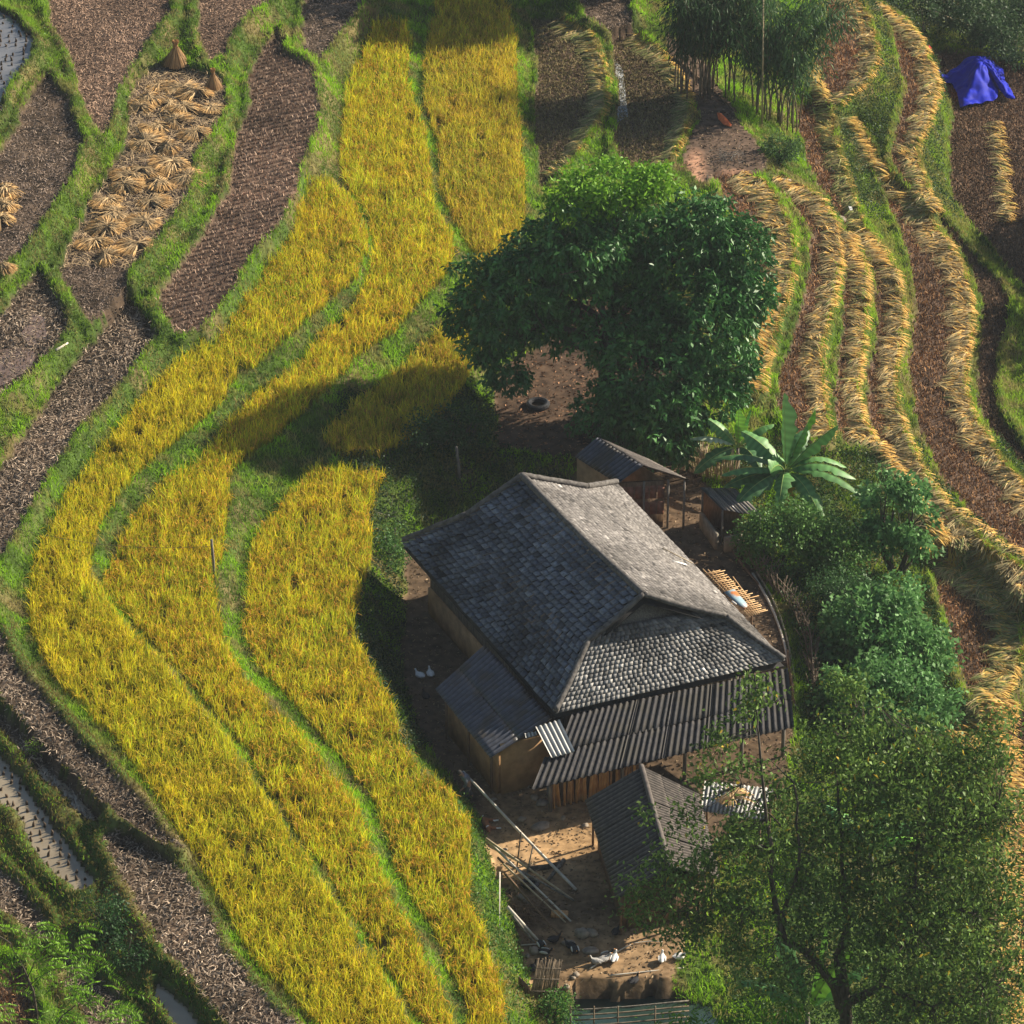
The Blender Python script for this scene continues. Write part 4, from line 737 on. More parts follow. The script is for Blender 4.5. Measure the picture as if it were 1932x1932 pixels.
slab('roof_deck', [hRn, hRf, jR1, jR2], .06, M['tar'], house, -.26); slab('roof_deck', [jR2, jR1, hR1, hR2], .06, M['tar'], house, -.29)
slab('roof_deck', [hL2, hRn, jR2, jL2], .05, M['tar'], house, -.24); slab('roof_deck', [hRf, hL1, jL1, jR1], .05, M['tar'], house, -.24)
def cap(name, pts, w_, parent=house, m='cement'):
    p = catmull(pts, 24); p[:, 2] += .09 + rng.normal(size=24) * .008; a = Acc(); a.add(*tube_g(p, w_, 7, (.9, .9, .9))); return a.build(name, M[m], parent, True)
rid = [hR1, lerp(hR1, hR2, .25) - [0, 0, .1], lerp(hR1, hR2, .5) - [0, 0, .16], lerp(hR1, hR2, .75) - [0, 0, .1], hR2]
cap('ridge_cap', rid, .15); cap('hip_cap', [jL2, lerp(jL2, hL2, .5) - [0, 0, .06], hL2], .11); cap('hip_cap', [jR2, lerp(jR2, hRn, .5) - [0, 0, .06], hRn], .11)
cap('verge_cap', [hR2, lerp(hR2, jL2, .5) - [0, 0, .08], jL2], .11); cap('verge_cap', [hR2, lerp(hR2, jR2, .5) - [0, 0, .08], jR2], .11)
cap('verge_cap', [hR1, jL1], .12); cap('verge_cap', [hR1, jR1], .12); cap('hip_cap', [jL1, hL1], .12); cap('hip_cap', [jR1, hRf], .12)
# walls: inset 0.9 m from the eaves
def inset(c4, d):
    c = sum(c4) / 4; return [p + (c - p) / np.linalg.norm((c - p)[:2]) * d for p in c4]
wf = inset([hL1, hL2, hRn, hRf], 1.25); nm = ['left_wall', 'front_wall', 'right_wall', 'rear_wall']
for i in range(4):
    A, B_ = wf[i].copy(), wf[(i + 1) % 4].copy(); dn = (B_ - A) / np.linalg.norm(B_ - A) * .125
    if i % 2: A, B_ = A + dn, B_ - dn
    V, F = beam_g([A[0], A[1], .5], [B_[0], B_[1], .5], .24, 1.4); a = Acc(); a.add(V, F); w0 = a.build(nm[i], M['mudwall'], house)
    n = int(np.linalg.norm(B_ - A) / .26); a = Acc()
    for k in range(n):
        u = (k + .5) / n; q = lerp(A, B_, u); dd = (B_ - A) / n * .47; V, F = beam_g([*(q - dd)[:2], 1.95], [*(q + dd)[:2], 1.95], .05 + rng.uniform(0, .02), 1.5); a.add(V, F)
    a.build('plank_cladding', M['plank'], w0)
a = Acc(); V, F = hexa_g([tL - [0, 0, .3], tR - [0, 0, .3], tR + (hR1 - hR2) * .02 - [0, 0, .3], tL + (hR1 - hR2) * .02 - [0, 0, .3], hR2 + (hR1 - hR2) * .06 - [0, 0, .35], hR2 + (hR1 - hR2) * .06 - [0, 0, .351], hR2 + (hR1 - hR2) * .08 - [0, 0, .35], hR2 + (hR1 - hR2) * .08 - [0, 0, .351]]); a.add(V, F); a.build('gable_boards', M['plank'], house)

def corrugated_g(q, pitch=.15, amp=.028, nv=6, along='v', sag=0, thick=.008):
    """q: four corners a b c d; waves run across ab, ridges run a->d"""
    A, B_, C_, D_ = [np.array(v, float) for v in q]; n = n_of(A, B_, D_); W = np.linalg.norm(B_ - A); nw = max(2, int(round(W / pitch))); nu = nw * 6 + 1
    u = np.linspace(0, 1, nu)[None, :, None]; v = np.linspace(0, 1, nv)[:, None, None]
    Pp = (A * (1 - u) + B_ * u) * (1 - v) + (D_ * (1 - u) + C_ * u) * v + n * (amp * np.cos(u * nw * 2 * math.pi)); Pp = Pp - np.array([0, 0, 1]) * sag * np.sin(v * math.pi)
    top = Pp.reshape(-1, 3); bot = top - n * thick; i = np.arange(nv - 1)[:, None] * nu; j = np.arange(nu - 1)[None]
    F = np.stack([i + j, i + j + 1, i + j + 1 + nu, i + j + nu], -1).reshape(-1, 4); N = len(top)
    e1 = np.arange(nu - 1); F2 = np.stack([e1, e1 + N, e1 + 1 + N, e1 + 1], 1); e2 = (nv - 1) * nu + e1; F3 = np.stack([e2, e2 + 1, e2 + 1 + N, e2 + N], 1)
    tone = np.tile(.32 + .72 * (.5 + .5 * np.cos(np.linspace(0, 1, nu) * nw * 2 * math.pi)), nv); tone = np.concatenate([tone, tone])[:, None] * np.ones((1, 3)); return np.concatenate([top, bot]), [F, F[:, ::-1] + N, F2, F3], tone  # groove shading painted in: dark valleys, light ridges
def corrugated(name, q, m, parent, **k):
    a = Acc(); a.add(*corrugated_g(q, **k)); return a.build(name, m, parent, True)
# front lean-to
fA, fB = P(1058, 1352, 2.66), P(1486, 1262, 2.66); fD, fC = P(1003, 1490, 1.85), P(1498, 1372, 1.85); fm0, fm1 = lerp(fA, fD, .0), 0
lt1 = empty('lean_to', [fD[0], fD[1], 0], 'long lean-to of weathered grey corrugated sheets along the front of the farmhouse', 'lean-to')
def rows2(name, A, B_, C_, D_, m, parent, n=2, nsheet=6, pitch=.15, gap=0):
    for r in range(n):
        v0, v1 = r / n - (.03 if r else 0), (r + 1) / n
        for s_ in range(nsheet):
            u0, u1 = s_ / nsheet, (s_ + 1) / nsheet + (.006 if s_ < nsheet - 1 else 0); dz = np.array([0, 0, .012 * (s_ % 2) + .022 * (n - 1 - r) + rng.uniform(0, .006)])
            qa = lambda u, v: lerp(lerp(A, B_, u), lerp(D_, C_, u), v) + dz
            corrugated(name, [qa(u0, v0), qa(u1, v0), qa(u1, v1), qa(u0, v1)], m, parent, pitch=pitch)
cutA = lerp(fA, fB, 0); 
# the left end is open at the top: the first bay is only the lower row
def fq(u, v): return lerp(lerp(fA, fB, u), lerp(fD, fC, u), v)
for (u0, u1, v0, v1, k) in [(.0, .16, .56, 1, 0), (.05, .34, .0, .52, 1), (.13, .34, .5, 1, 0), (.33, .5, 0, .52, 0), (.33, .5, .5, 1, 1), (.49, .67, 0, .52, 1), (.49, .67, .5, 1, 0), (.66, .84, 0, .52, 0), (.66, .84, .5, 1, 1), (.83, 1, 0, .52, 1), (.83, 1, .5, 1, 0)]:
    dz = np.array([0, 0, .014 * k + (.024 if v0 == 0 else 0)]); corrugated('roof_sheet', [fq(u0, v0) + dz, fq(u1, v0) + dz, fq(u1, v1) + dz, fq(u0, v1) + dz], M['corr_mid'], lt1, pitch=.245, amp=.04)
for u in (.035, .32, .57, .8, .97):
    t_ = fq(u, .66); b_ = np.array([t_[0], t_[1], float(H(t_[0], t_[1])) - .1]); tube('post', [b_, t_ - [0, 0, .06]], [.075, .065], M['plank'], lt1, 8)
tube('beam', [fq(0, .66) - [0, 0, .09], fq(1, .66) - [0, 0, .09]], .05, M['brown_wood'], lt1); tube('beam', [fq(.1, .1) - [0, 0, .09], fq(1, .1) - [0, 0, .09]], .05, M['brown_wood'], lt1); settle(lt1)
# new bright sheet and its two smaller pieces resting on the lean-to
def loose(name, label, pts, zs, m, cat, pitch=.15, **k):
    q = [P(x, y, z) for (x, y), z in zip(pts, zs)]; o = corrugated(name, q, m, None, pitch=pitch, **k); tag(o, label, cat); return o
loose('metal_sheet', 'new shiny corrugated metal sheet lying over the left end of the lean-to', [(1010, 1372), (1055, 1358), (1084, 1418), (1040, 1430)], [2.68, 2.68, 2.3, 2.3], M['corr_white'], 'metal sheet', .19, amp=.04)
loose('metal_sheet', 'narrow scrap of grey metal bridging the gap between the two lean-to roofs', [(990, 1384), (1011, 1380), (1013, 1387), (992, 1393)], [2.5, 2.55, 2.5, 2.45], M['corr_pale'], 'metal sheet', .12)
# left lean-to
lt2 = empty('lean_to', [*P(880, 1400, 0)[:2], 0], 'dark blue grey corrugated lean-to at the left front corner of the farmhouse', 'lean-to')
l_a, l_b, l_c, l_d = P(916, 1218, 2.75), P(1042, 1358, 2.7), P(926, 1432, 1.95), P(822, 1302, 2.0)
def lq(u, v): return lerp(lerp(l_a, l_b, u), lerp(l_d, l_c, u), v)
for (u0, u1, v0, v1, k) in [(0, .36, 0, .53, 0), (.35, .7, 0, .53, 1), (.69, 1, 0, .53, 0), (0, .36, .5, 1, 1), (.35, .7, .5, 1.0, 0), (.69, 1, .5, 1, 1)]:
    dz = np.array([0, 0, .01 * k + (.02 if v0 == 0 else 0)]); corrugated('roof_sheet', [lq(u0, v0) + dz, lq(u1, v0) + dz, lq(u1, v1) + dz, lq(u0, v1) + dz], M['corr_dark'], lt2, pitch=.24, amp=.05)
def wallseg(name, a_, b_, z0, z1, th, m, parent):
    a = Acc(); V, F = beam_g([a_[0], a_[1], (z0 + z1) / 2], [b_[0], b_[1], (z0 + z1) / 2], th, z1 - z0); a.add(V, F); return a.build(name, m, parent)
w1, w2, w3, w4 = lq(.08, .8), lq(.93, .8), lq(.96, .15), lq(1.0, -.2)
wallseg('outer_wall', w1, w2, -.1, 2.02, .22, M['mudwall'], lt2); wallseg('end_wall', lerp(w2, w4, .02), w4, -.1, 2.15, .22, M['mudwall'], lt2); wallseg('end_wall', w1 + (lq(.08, .1) - w1) * .03, lq(.08, .1), -.1, 2.15, .2, M['plank'], lt2)
for u in (.1, .5, .9): tube('post', [[*lq(u, .9)[:2], -.1], lq(u, .9) - [0, 0, .05]], .055, M['brown_wood'], lt2)
settle(lt2)
# firewood standing under the front lean-to
fw = None
for i in range(46):
    u = .03 + .34 * i / 46 + rng.uniform(-.003, .003); t_ = fq(u, .60 + rng.uniform(-.03, .03)); L = rng.uniform(1.15, 1.4)
    if i in (6, 7, 20, 33, 34, 35): continue
    if fw is None:
        V, F = hexa_g([[-.05, -.03, 0], [.05, -.035, 0], [.045, .03, 0], [-.04, .035, 0], [-.045, -.03, 1.25], [.05, -.03, 1.22], [.04, .03, 1.28], [-.045, .03, 1.25]]); a = Acc(); a.add(V, F); fw = a.build('firewood_log', M['fire_wood']); o = fw
        tag(fw, 'split orange brown log standing upright under the front corrugated eave', 'firewood', 'firewood logs stacked upright under the lean-to')
    else: o = dup(fw)
    o.location = (t_[0], t_[1], float(H(t_[0], t_[1])) - .03); o.rotation_euler = (rng.normal() * .03, rng.normal() * .05, rng.uniform(-.6, .6)); o.scale = (rng.uniform(.6, 1.25), 1, rng.uniform(.85, 1.02))
o = slab('back_panel', [fq(.02, .5) * [1, 1, 0] + [0, 0, 0], fq(.4, .5) * [1, 1, 0], fq(.4, .5) * [1, 1, 0] + [0, 0, 2.0], fq(.02, .5) * [1, 1, 0] + [0, 0, 2.0]], .04, M['brown_wood'], None); o.name = 'board_wall'; tag(o, 'dark board wall behind the upright firewood', 'wall')
# right eave: bamboo rack, blue sheet, white plank
rk = empty('drying_rack', [*P(1385, 1120, 0)[:2], 0], 'fresh pale bamboo drying rack sticking out from the right eave', 'rack')
rA, rB = P(1335, 1083, 2.5), P(1424, 1160, 2.5); a = Acc(); out = (hRn - hRf) / np.linalg.norm(hRn - hRf); on = np.array([out[1] * -1, out[0], 0]); on *= np.sign(on[0])
for k in range(6): a.add(*tube_g([rA + on * (.0 + .16 * k) - out * .4 * (k < 3) + out * .12 * k, rB + on * (-.25 + .09 * k) + [0, 0, .02]], .022, 6))
for k in range(26):
    u = k / 25 + rng.uniform(-.01, .01); q = lerp(rA, rB, u) + [0, 0, .04]; a.add(*tube_g([q - on * .3, q + on * (rng.uniform(.35, .95) if k % 2 else .55)], .018, 5))
a.build('canes', M['new_bamboo'], rk, True)
for u in (.15, .85): q = lerp(rA, rB, u) + on * .2; tube('post', [[q[0], q[1], -.05], q], .035, M['brown_wood'], rk)
settle(rk)
o = slab('metal_sheet', [P(1366, 1117, 2.57), P(1385, 1111, 2.57), P(1412, 1142, 2.57), P(1404, 1150, 2.57)], .012, M['blue_metal'], None); tag(o, 'pale blue rusty metal sheet on the bamboo drying rack', 'metal sheet')
def onroof(px, py, h=.09):                               # point on the right roof slope
    n = n_of(hRn, hRf, hR1); r = ray(px, py); c0 = hRn; t = ((c0 - CAM) @ n) / (r @ n); return CAM + r * t + n * h
V, F = beam_g(onroof(1266, 1065, .16), onroof(1292, 1072, .16), .13, .02); a = Acc(); a.add(V, F); tag(a.build('plank', M['white']), 'short white board lying on the sunlit roof slope', 'plank')
tag(tube('bamboo_cane', [onroof(1246, 1041, .17), onroof(1303, 1070, .17)], .02, M['bamboo']), 'thin split bamboo cane lying on the sunlit roof slope', 'cane')
tag(tube('roof_stick', [onroof(1378, 1140, .14), onroof(1386, 1146, .14)], .03, M['white']), 'tiny white scrap on the sunlit roof slope near the lower hip', 'scrap')
settle(house)

# ------------------------------------------------------------------ small shed in front
sh = empty('shed', [*P(1230, 1640, 0)[:2], 0], 'small shed with a brown corrugated gable roof beside the courtyard', 'shed')
zr, ze, zq = 2.95, 1.75, 1.85
sr1, sr2 = P(1210, 1449, zr), P(1264, 1639, zr); sl1, sl2 = P(1104, 1511, ze), P(1163, 1700, ze); srr1, srr2 = P(1319, 1500, zq), P(1360, 1660, zq)
def shedroof(A, B_, C_, D_, m, parent, n=3, pitch=.12, split=2):   # A,B ridge; D,C eave; corrugations run ridge->eave
    for r in range(split):
        for s_ in range(n):
            u0, u1 = s_ / n, (s_ + 1) / n + (.01 if s_ < n - 1 else 0); v0, v1 = r / split - (.03 if r else 0), (r + 1) / split; dz = np.array([0, 0, .01 * (s_ % 2) + .02 * (split - 1 - r)])
            qa = lambda u, v: lerp(lerp(A, B_, u), lerp(D_, C_, u), v) + dz
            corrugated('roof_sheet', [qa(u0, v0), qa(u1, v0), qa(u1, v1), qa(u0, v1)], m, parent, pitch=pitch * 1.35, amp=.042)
shedroof(sr1, sr2, sl2, sl1, M['corr_brown'], sh, 3, .17, 1); shedroof(sr1, sr2, srr2, srr1, M['corr_brown'], sh, 3, .13, 3)
cap('ridge_cap', [sr1, lerp(sr1, sr2, .5) - [0, 0, .03], sr2], .1, sh, 'corr_brown')
sw = inset([sl1 * [1, 1, 0], sl2 * [1, 1, 0], srr2 * [1, 1, 0], srr1 * [1, 1, 0]], .8)
for i, nmx in enumerate(['left_wall', 'front_wall', 'right_wall', 'rear_wall']):
    A, B_ = sw[i], sw[(i + 1) % 4]; dn = (B_ - A) / np.linalg.norm(B_ - A) * .1; A, B_ = (A + dn, B_ - dn) if i % 2 else (A, B_); wallseg(nmx, A, B_, -.15 if i < 3 else -.1, 1.75, .16, M['brown_wood'], sh)
for c in (sl1, sl2, srr1, srr2):
    q = lerp(c, (sr1 + sr2) / 2, .12); tube('post', [[q[0], q[1], -.2], [q[0], q[1], ze + .05]], .05, M['brown_wood'], sh)
settle(sh)
# pale lean-to roof with straw on it, half hidden by the foreground tree
po = empty('shelter', [*P(1390, 1560, 0)[:2], 0], 'pale corrugated shelter roof behind the leaves right of the small shed', 'shelter')
pa, pb, pc, pd = P(1330, 1474, 1.9), P(1462, 1488, 1.9), P(1440, 1548, 1.6), P(1322, 1530, 1.6)
corrugated('roof_sheet', [pa, pb, pc, pd], M['corr_pale'], po, pitch=.16, amp=.03, nv=5)
for c in (pa, pb, pc, pd): q = lerp(c, (pa + pc) / 2, .1); tube('post', [[q[0], q[1], -.3], [q[0], q[1], q[2] - .04]], .045, M['brown_wood'], po)
settle(po)
def bundle_geo(L=.8, n=150, w_=.28, seed=0):
    a = Acc(); N = n; L = L * 1.1; s0 = rng.normal(size=N); az = rng.uniform(-1, 1, N) ** 3 * 1.0; sg = np.where(rng.random(N) < .62, 1, -1); K = 5; s = np.linspace(0, 1, K); ln = L * U(.45, .62, N) * np.where(sg > 0, 1, .75)
    sp_ = rng.normal(size=N) * .5; C = np.zeros((N, K, 3))
    for k in range(K):
        C[:, k, 0] = sg * ln * s[k] * np.cos(sp_); C[:, k, 1] = ln * s[k] * np.sin(sp_) + s0 * .03; C[:, k, 2] = .05 + U(.04, .20, N) * 1.0 * math.sin(math.pi * (.35 + .6 * s[k])) + .03
    C[..., 2] += np.abs(rng.normal(size=(N, 1))) * .035
    col = (np.array((.58, .42, .23)) * U(.35, 1.3, N)[:, None])[:, None].repeat(K, 1); col[:, -2:] *= (1.12, .98, .75)
    side = np.stack([-np.sin(sp_) * sg, np.cos(sp_), U(-.6, .6, N)], 1); a.add(*ribbons(C, U(.009, .017, N)[:, None] * np.array([.8, 1, 1, 1.2, .5]), side, col)); return a
o = bundle_geo(1.3, 220).build('straw_bundle', M['straw']); o.location = P(1380, 1512, 1.85); o.rotation_euler = (0, .1, .9); o.scale = (1, 1, 1.2); tag(o, 'loose bundle of straw thrown on the pale shelter roof', 'straw bundle')

# ------------------------------------------------------------------ hut and pigsty behind the house
hu = empty('hut', [*P(1200, 960, 0)[:2], 0], 'brick panelled hut with a dark corrugated roof under the big tree', 'hut')
zr, ze = 3.0, 2.3; a1, a2 = P(1128, 826, zr), P(1214, 880, zr); b1, b2 = P(1085, 862, ze), P(1166, 914, ze); c1, c2 = P(1225, 868, ze), P(1300, 907, ze)
shedroof(a1, a2, b2, b1, M['corr_dark'], hu, 2, .17, 1); shedroof(a1, a2, c2, c1, M['corr_brown'], hu, 2, .2, 1)
fwall0, fwall1 = P(1166, 990, 0.2) , P(1250, 985, 0.2); zb = .05
g0, g1 = lerp(b2, c2, .08) * [1, 1, 0], lerp(b2, c2, .72) * [1, 1, 0]; bk = (a1 - a2) * [1, 1, 0]; bk /= np.linalg.norm(bk); g0 += bk * .35; g1 += bk * .35
fr_w = wallseg('front_wall', g0, g1, -.1, 2.2, .12, M['brown_wood'], hu)
fd = (g1 - g0) / np.linalg.norm(g1 - g0); nn = -bk
for r in range(2):
    for k in range(6):
        q = lerp(g0, g1, (k + .5) / 6) + nn * .075; L = np.linalg.norm(g1 - g0) / 6 * .42; V, F = box_g([q[0], q[1], 1.72 - r * .75], fd * L, nn * .02, [0, 0, .3]); a = Acc(); a.add(V, F); a.build('panel', M['brick'], fr_w)
wallseg('left_wall', g0 + bk * .07, g0 + bk * 2.6, -.1, 2.2, .12, M['mudwall'], hu); wallseg('right_wall', g1 + bk * .07, g1 + bk * 2.6, -.1, 2.2, .12, M['mudwall'], hu)
for q in (g1 + nn * .15 + fd * .1, lerp(g0, g1, .5) + nn * .2, c2 - (c2 - a2) * .1): tube('post', [[q[0], q[1], -.1], [q[0], q[1], 2.3]], .05, M['plank'], hu)
settle(hu)
ps = empty('pigsty', [*P(1375, 1010, 0)[:2], 0], 'low pigsty with a patched plank roof and concrete walls', 'pigsty')
pq = [P(1320, 920, 1.75), P(1388, 922, 1.75), P(1440, 974, 1.55), P(1362, 962, 1.55)]
for k in range(9):
    u0, u1 = k / 9, (k + .93) / 9; Q = [lerp(pq[0], pq[1], u0), lerp(pq[0], pq[1], u1), lerp(pq[3], pq[2], u1), lerp(pq[3], pq[2], u0)]; slab('roof_board', Q, .025, M['plank'] if k % 3 else M['corr_dark'], ps, rng.uniform(0, .04))
for q in pq: q2 = lerp(q, sum(pq) / 4, .1); tube('post', [[q2[0], q2[1], -.2], [q2[0], q2[1], q2[2] - .04]], .045, M['plank'], ps)
wA, wB, wC, wD = P(1322, 995, 0), P(1352, 1038, 0), P(1366, 1042, 0), P(1400, 1036, 0)
wallseg('side_wall', wA, wB, -.1, .75, .14, M['concrete'], ps); wallseg('front_wall', wC, wD, -.1, .7, .14, M['concrete'], ps); wallseg('rear_wall', P(1325, 985, 0), P(1400, 1005, 0), -.1, 1.5, .1, M['brown_wood'], ps); settle(ps)

# ------------------------------------------------------------------ fences, poles
def cane_fence(name, label, pts, h, n, m, lean=.12, cat='fence', rails=3, parent=None, r=.014, zoff=0):
    q = catmull([PG(x, y) for x, y in pts], n); e = empty(name, q[n // 2], label, cat); a = Acc()
    for k in range(n):
        d = rng.normal() * lean; b_ = q[k]; a.add(*tube_g([b_ - [0, 0, .1], b_ + [d * h, rng.normal() * .04, h * rng.uniform(.8, 1.1)]], r * rng.uniform(.8, 1.3), 4))
    a.build('canes', m, e, True)
    for k in range(rails):
        p = q[::6].copy(); p[:, 2] += h * (.2 + .6 * k / max(1, rails - 1)); tube('rail', p, .022, m, e)
    return settle(e)
cane_fence('bamboo_fence', 'woven bamboo cane fence curving along the right side of the yard', [(1400, 1042), (1445, 1098), (1500, 1158), (1528, 1225), (1535, 1320)], .95, 200, M['old_bamboo'], .3)
cane_fence('bamboo_fence', 'dry brushwood fence between the hut and the banana plants', [(1292, 885), (1310, 895), (1340, 905), (1385, 915)], 1.5, 130, M['bamboo'], .1)
def pole(label, pts, r, m, name='bamboo_pole', cat='pole', ends=(.06, .06), grp=None):
    P3 = [PG(x, y, dz if len(pp) > 2 else .05) for pp in pts for (x, y, dz) in [pp if len(pp) > 2 else (*pp, 0)]]
    P3 = catmull(P3, 10) if len(P3) > 2 else np.array(P3)
    if grp: t_ = np.linspace(0, 1, len(P3)); base_ = P3[0] + np.array([0, 0, .55]); P3 = np.array([base_ * (1 - t) + (P3[-1] + [0, 0, .06]) * t for t in t_])
    o = tube(name, P3, np.linspace(r, r * .7, len(P3)), m, None, 7); return tag(o, label, cat, grp)
OB, BB, PB = M['bamboo'], M['pale_pole'], M['pbark']; grp = 'poles leaning over the edge of the courtyard'
pole('long dark log pole lying along the foot of the cane fence, upper end', [(1382, 1040), (1400, 1068), (1435, 1110)], .06, M['brown_wood'])
pole('long curved bamboo pole along the cane fence beside the roof corner', [(1420, 1086), (1448, 1128), (1465, 1165), (1480, 1215), (1490, 1262), (1500, 1335)], .055, BB)
pole('second bamboo pole lying just outside the curved one by the fence', [(1428, 1082), (1456, 1125), (1474, 1165), (1490, 1225), (1500, 1290)], .045, OB)
pole('thick brown log standing in from the roof corner by the fence', [(1486, 1230), (1499, 1330)], .07, M['brown_wood'])
pole('upper pole of the heap, darker, reaching from grass bank to courtyard', [(917, 1608), (1000, 1655), (1082, 1703)], .05, OB, grp=grp)
pole('pale straight pole crossing the heap under the dark one', [(923, 1615), (1007, 1693), (1077, 1743)], .05, BB, grp=grp)
pole('bluish weathered pole in the middle of the heap', [(955, 1656), (1084, 1705)], .045, PB, grp=grp)
pole('short brown pole below the bluish one', [(939, 1645), (1003, 1687)], .045, M['brown_wood'], grp=grp)
pole('slim pole ending beside the square wooden block', [(950, 1658), (1010, 1705), (1067, 1745)], .04, OB, grp=grp)
pole('long brown pole reaching down to the ducks', [(953, 1675), (1005, 1720), (1059, 1775)], .05, M['brown_wood'], grp=grp)
pole('pale birch like log at the lower end of the heap', [(957, 1739), (1015, 1781)], .07, BB, grp=grp)
pole('grey log beneath the pale birch like one', [(968, 1757), (1008, 1785)], .06, PB, grp=grp)
pole('short pale stick beside the black and white duck', [(983, 1786), (1021, 1785)], .03, BB)
pole('thick charred log lying in the courtyard shade', [(996, 1643), (1030, 1639), (1058, 1631)], .13, M['bark'], 'log', 'log')
pole('grey split log leaning on the charred one', [(1064, 1627), (1034, 1664)], .09, PB, 'log', 'log')
pole('pale stick in the grass edge left of the brush pile', [(943, 1686, .9), (942, 1752)], .03, BB, 'stick', 'stick')
pole('thin branch lying between the ducks near the pond', [(1113, 1832), (1145, 1808), (1190, 1785)], .03, BB, 'branch', 'branch')
pole('bent twig curling round beside the pale boulders', [(1195, 1783), (1225, 1778), (1250, 1780)], .02, BB, 'branch', 'branch')
pole('bamboo cane lying across the ground near the pond', [(1150, 1845), (1210, 1838), (1290, 1828)], .03, BB)
pole('fallen pole on the scrub above the blue tarp', [(1749, 41, .7), (1859, 82, .6)], .07, OB)
pole('old log lying beside the dirt path under the bamboo', [(1272, 110), (1330, 160), (1390, 215)], .07, M['brown_wood'], 'log', 'log')
pole('short orange log at the edge of the pink path', [(1366 + 200 - 0, 322), (1590, 338)], .09, PB, 'log', 'log')
pole('white bleached log where the second straw row begins', [(1462, 340), (1492, 344)], .08, BB, 'log', 'log')
pole('bleached plank on the grass bank by the flooded field', [(106, 664), (128, 652)], .06, BB, 'log', 'log')
def upright(label, foot, top_px, r, m, name='stick', cat='stick'):
    f = PG(*foot); t = PY(*top_px, f[1] + .05); return tag(tube(name, [f - [0, 0, .2], lerp(f, t, .5) + [.01, 0, 0], t], [r, r * .9, r * .8], m, None, 7), label, cat)
upright('dark crooked stick standing upright in the courtyard, left one', (973, 1648), (983, 1570), .03, M['bark'])
upright('pale stick standing upright in the courtyard, right one', (989, 1665), (1006, 1594), .03, M['plank'])
upright('weathered fence post in the middle rice terrace', (405, 1100), (399, 1018), .06, M['plank'], 'fence_post', 'post')
upright('dead grey trunk in the dark undergrowth behind the house', (868, 912), (861, 843), .07, M['plank'], 'dead_tree', 'trunk')
upright('tall pale pole rising through the bamboo clump', (1438, 238), (1440, -30), .05, M['bamboo'], 'tall_pole', 'pole')
upright('little stake at the edge of the dirt path above the big tree', (1332, 640 - 295), (1335, 330), .03, M['plank'])
wt = PY(399, 1031, PG(405, 1100)[1]); we = PG(40, 1028, .6); tw = np.linspace(0, 1, 14)[:, None]; wl = wt * (1 - tw) + we * tw; wl[:, 2] -= np.sin(tw[:, 0] * math.pi) * .35
tag(tube('wire', wl, .008, M['bark'], None, 4), 'thin sagging wire running left from the weathered fence post', 'wire')
# courtyard gate panel, board, pond rails
gp = empty('bamboo_gate', PG(1022, 1885), 'dark upright bamboo cane gate panel above the pond', 'gate'); a = Acc(); g0, g1 = PG(999, 1887), PG(1047, 1887); lean = PY(1055, 1820, g0[1] + .3) - PY(1047, 1885, g0[1])
for k in range(34):
    q = lerp(g0, g1, k / 33); tp = q + np.array([.22, .3, 1.45 + rng.normal() * .07]) + [rng.normal() * .03, 0, 0]; a.add(*tube_g([q, tp], .017 * rng.uniform(.7, 1.3), 5))
a.build('canes', M['old_bamboo'], gp, True)
for h in (.3, .75, 1.15): tube('rail', [lerp(g0, g1, -.02) + np.array([.22, .3, 1.45]) * h / 1.45 - [0, .03, 0], lerp(g0, g1, 1.02) + np.array([.22, .3, 1.45]) * h / 1.45 - [0, .03, 0]], .02, M['bark'], gp)
settle(gp)
q0, q1 = PG(979, 1862), PG(1001, 1885); o = slab('board', [q0, q1, q1 + [0, 0, .45], q0 + [0, 0, .45]], .05, M['brown_wood'], None); tag(o, 'brown board set on edge left of the cane gate', 'board')
rl = empty('rail_fence', P(1200, 1935, -.6), 'dark bamboo rail fence across the pond at the bottom edge', 'fence')
for k, (y_, x_) in enumerate([(1902, 1075), (1912, 1080), (1921, 1085), (1932, 1082), (1941, 1085)]):
    tube('rail', catmull([P(x_, y_ + 4, 0), P(1160, y_, .05), P(1300, y_ - 14, 0)], 8), .028, M['old_bamboo'] if k else M['pbark'], rl)
for x_ in (1076, 1120, 1165, 1235): tube('post', [P(x_, 1960, -.9), P(x_, 1960, -.9) + [0, 0, 1.4]], .03, M['old_bamboo'], rl)
settle(rl)
# dead branches
def twigs(name, label, px, py, n, L, m, cat, flat=False, r=.012, up_=.6):
    b_ = PG(px, py); a = Acc()
    for k in range(n):
        az = rng.uniform(0, 6.28); s0 = b_ + np.array([rng.normal() * (.35 if flat else .03), rng.normal() * (.3 if flat else .03), rng.uniform(0, .35) if flat else 0]); d = np.array([math.cos(az), math.sin(az), rng.uniform(-.1, .25) if flat else rng.uniform(.3, 1.4) * up_])
        pth = limb(a, s0, s0 + d * L * rng.uniform(.5, 1), r, r * .3, .08, 5); limb(a, pth[2], pth[2] + (d + rng.normal(size=3) * .5) * L * .4, r * .6, r * .2, .06, 4)
    o = a.build(name, m, None, True); tag(o, label, cat); return o
twigs('brush_pile', 'heap of brown brushwood and twigs under the leaning poles', 982, 1728, 150, .8, M['brown_wood'], 'brush pile', True, .014)
twigs('dead_branch', 'bleached dead branch on the bank left of the farmhouse roof', 730, 975, 9, 1.3, M['pbark'], 'branch')
twigs('dead_branch', 'bare pale branch standing beside the cane gate', 1060, 1890, 7, 1.1, M['pbark'], 'branch', up_=1.0)
twigs('dead_bush', 'dry grey bush on the dirt beside the pink path', 1375, 300, 60, .6, M['plank'], 'bush', True)
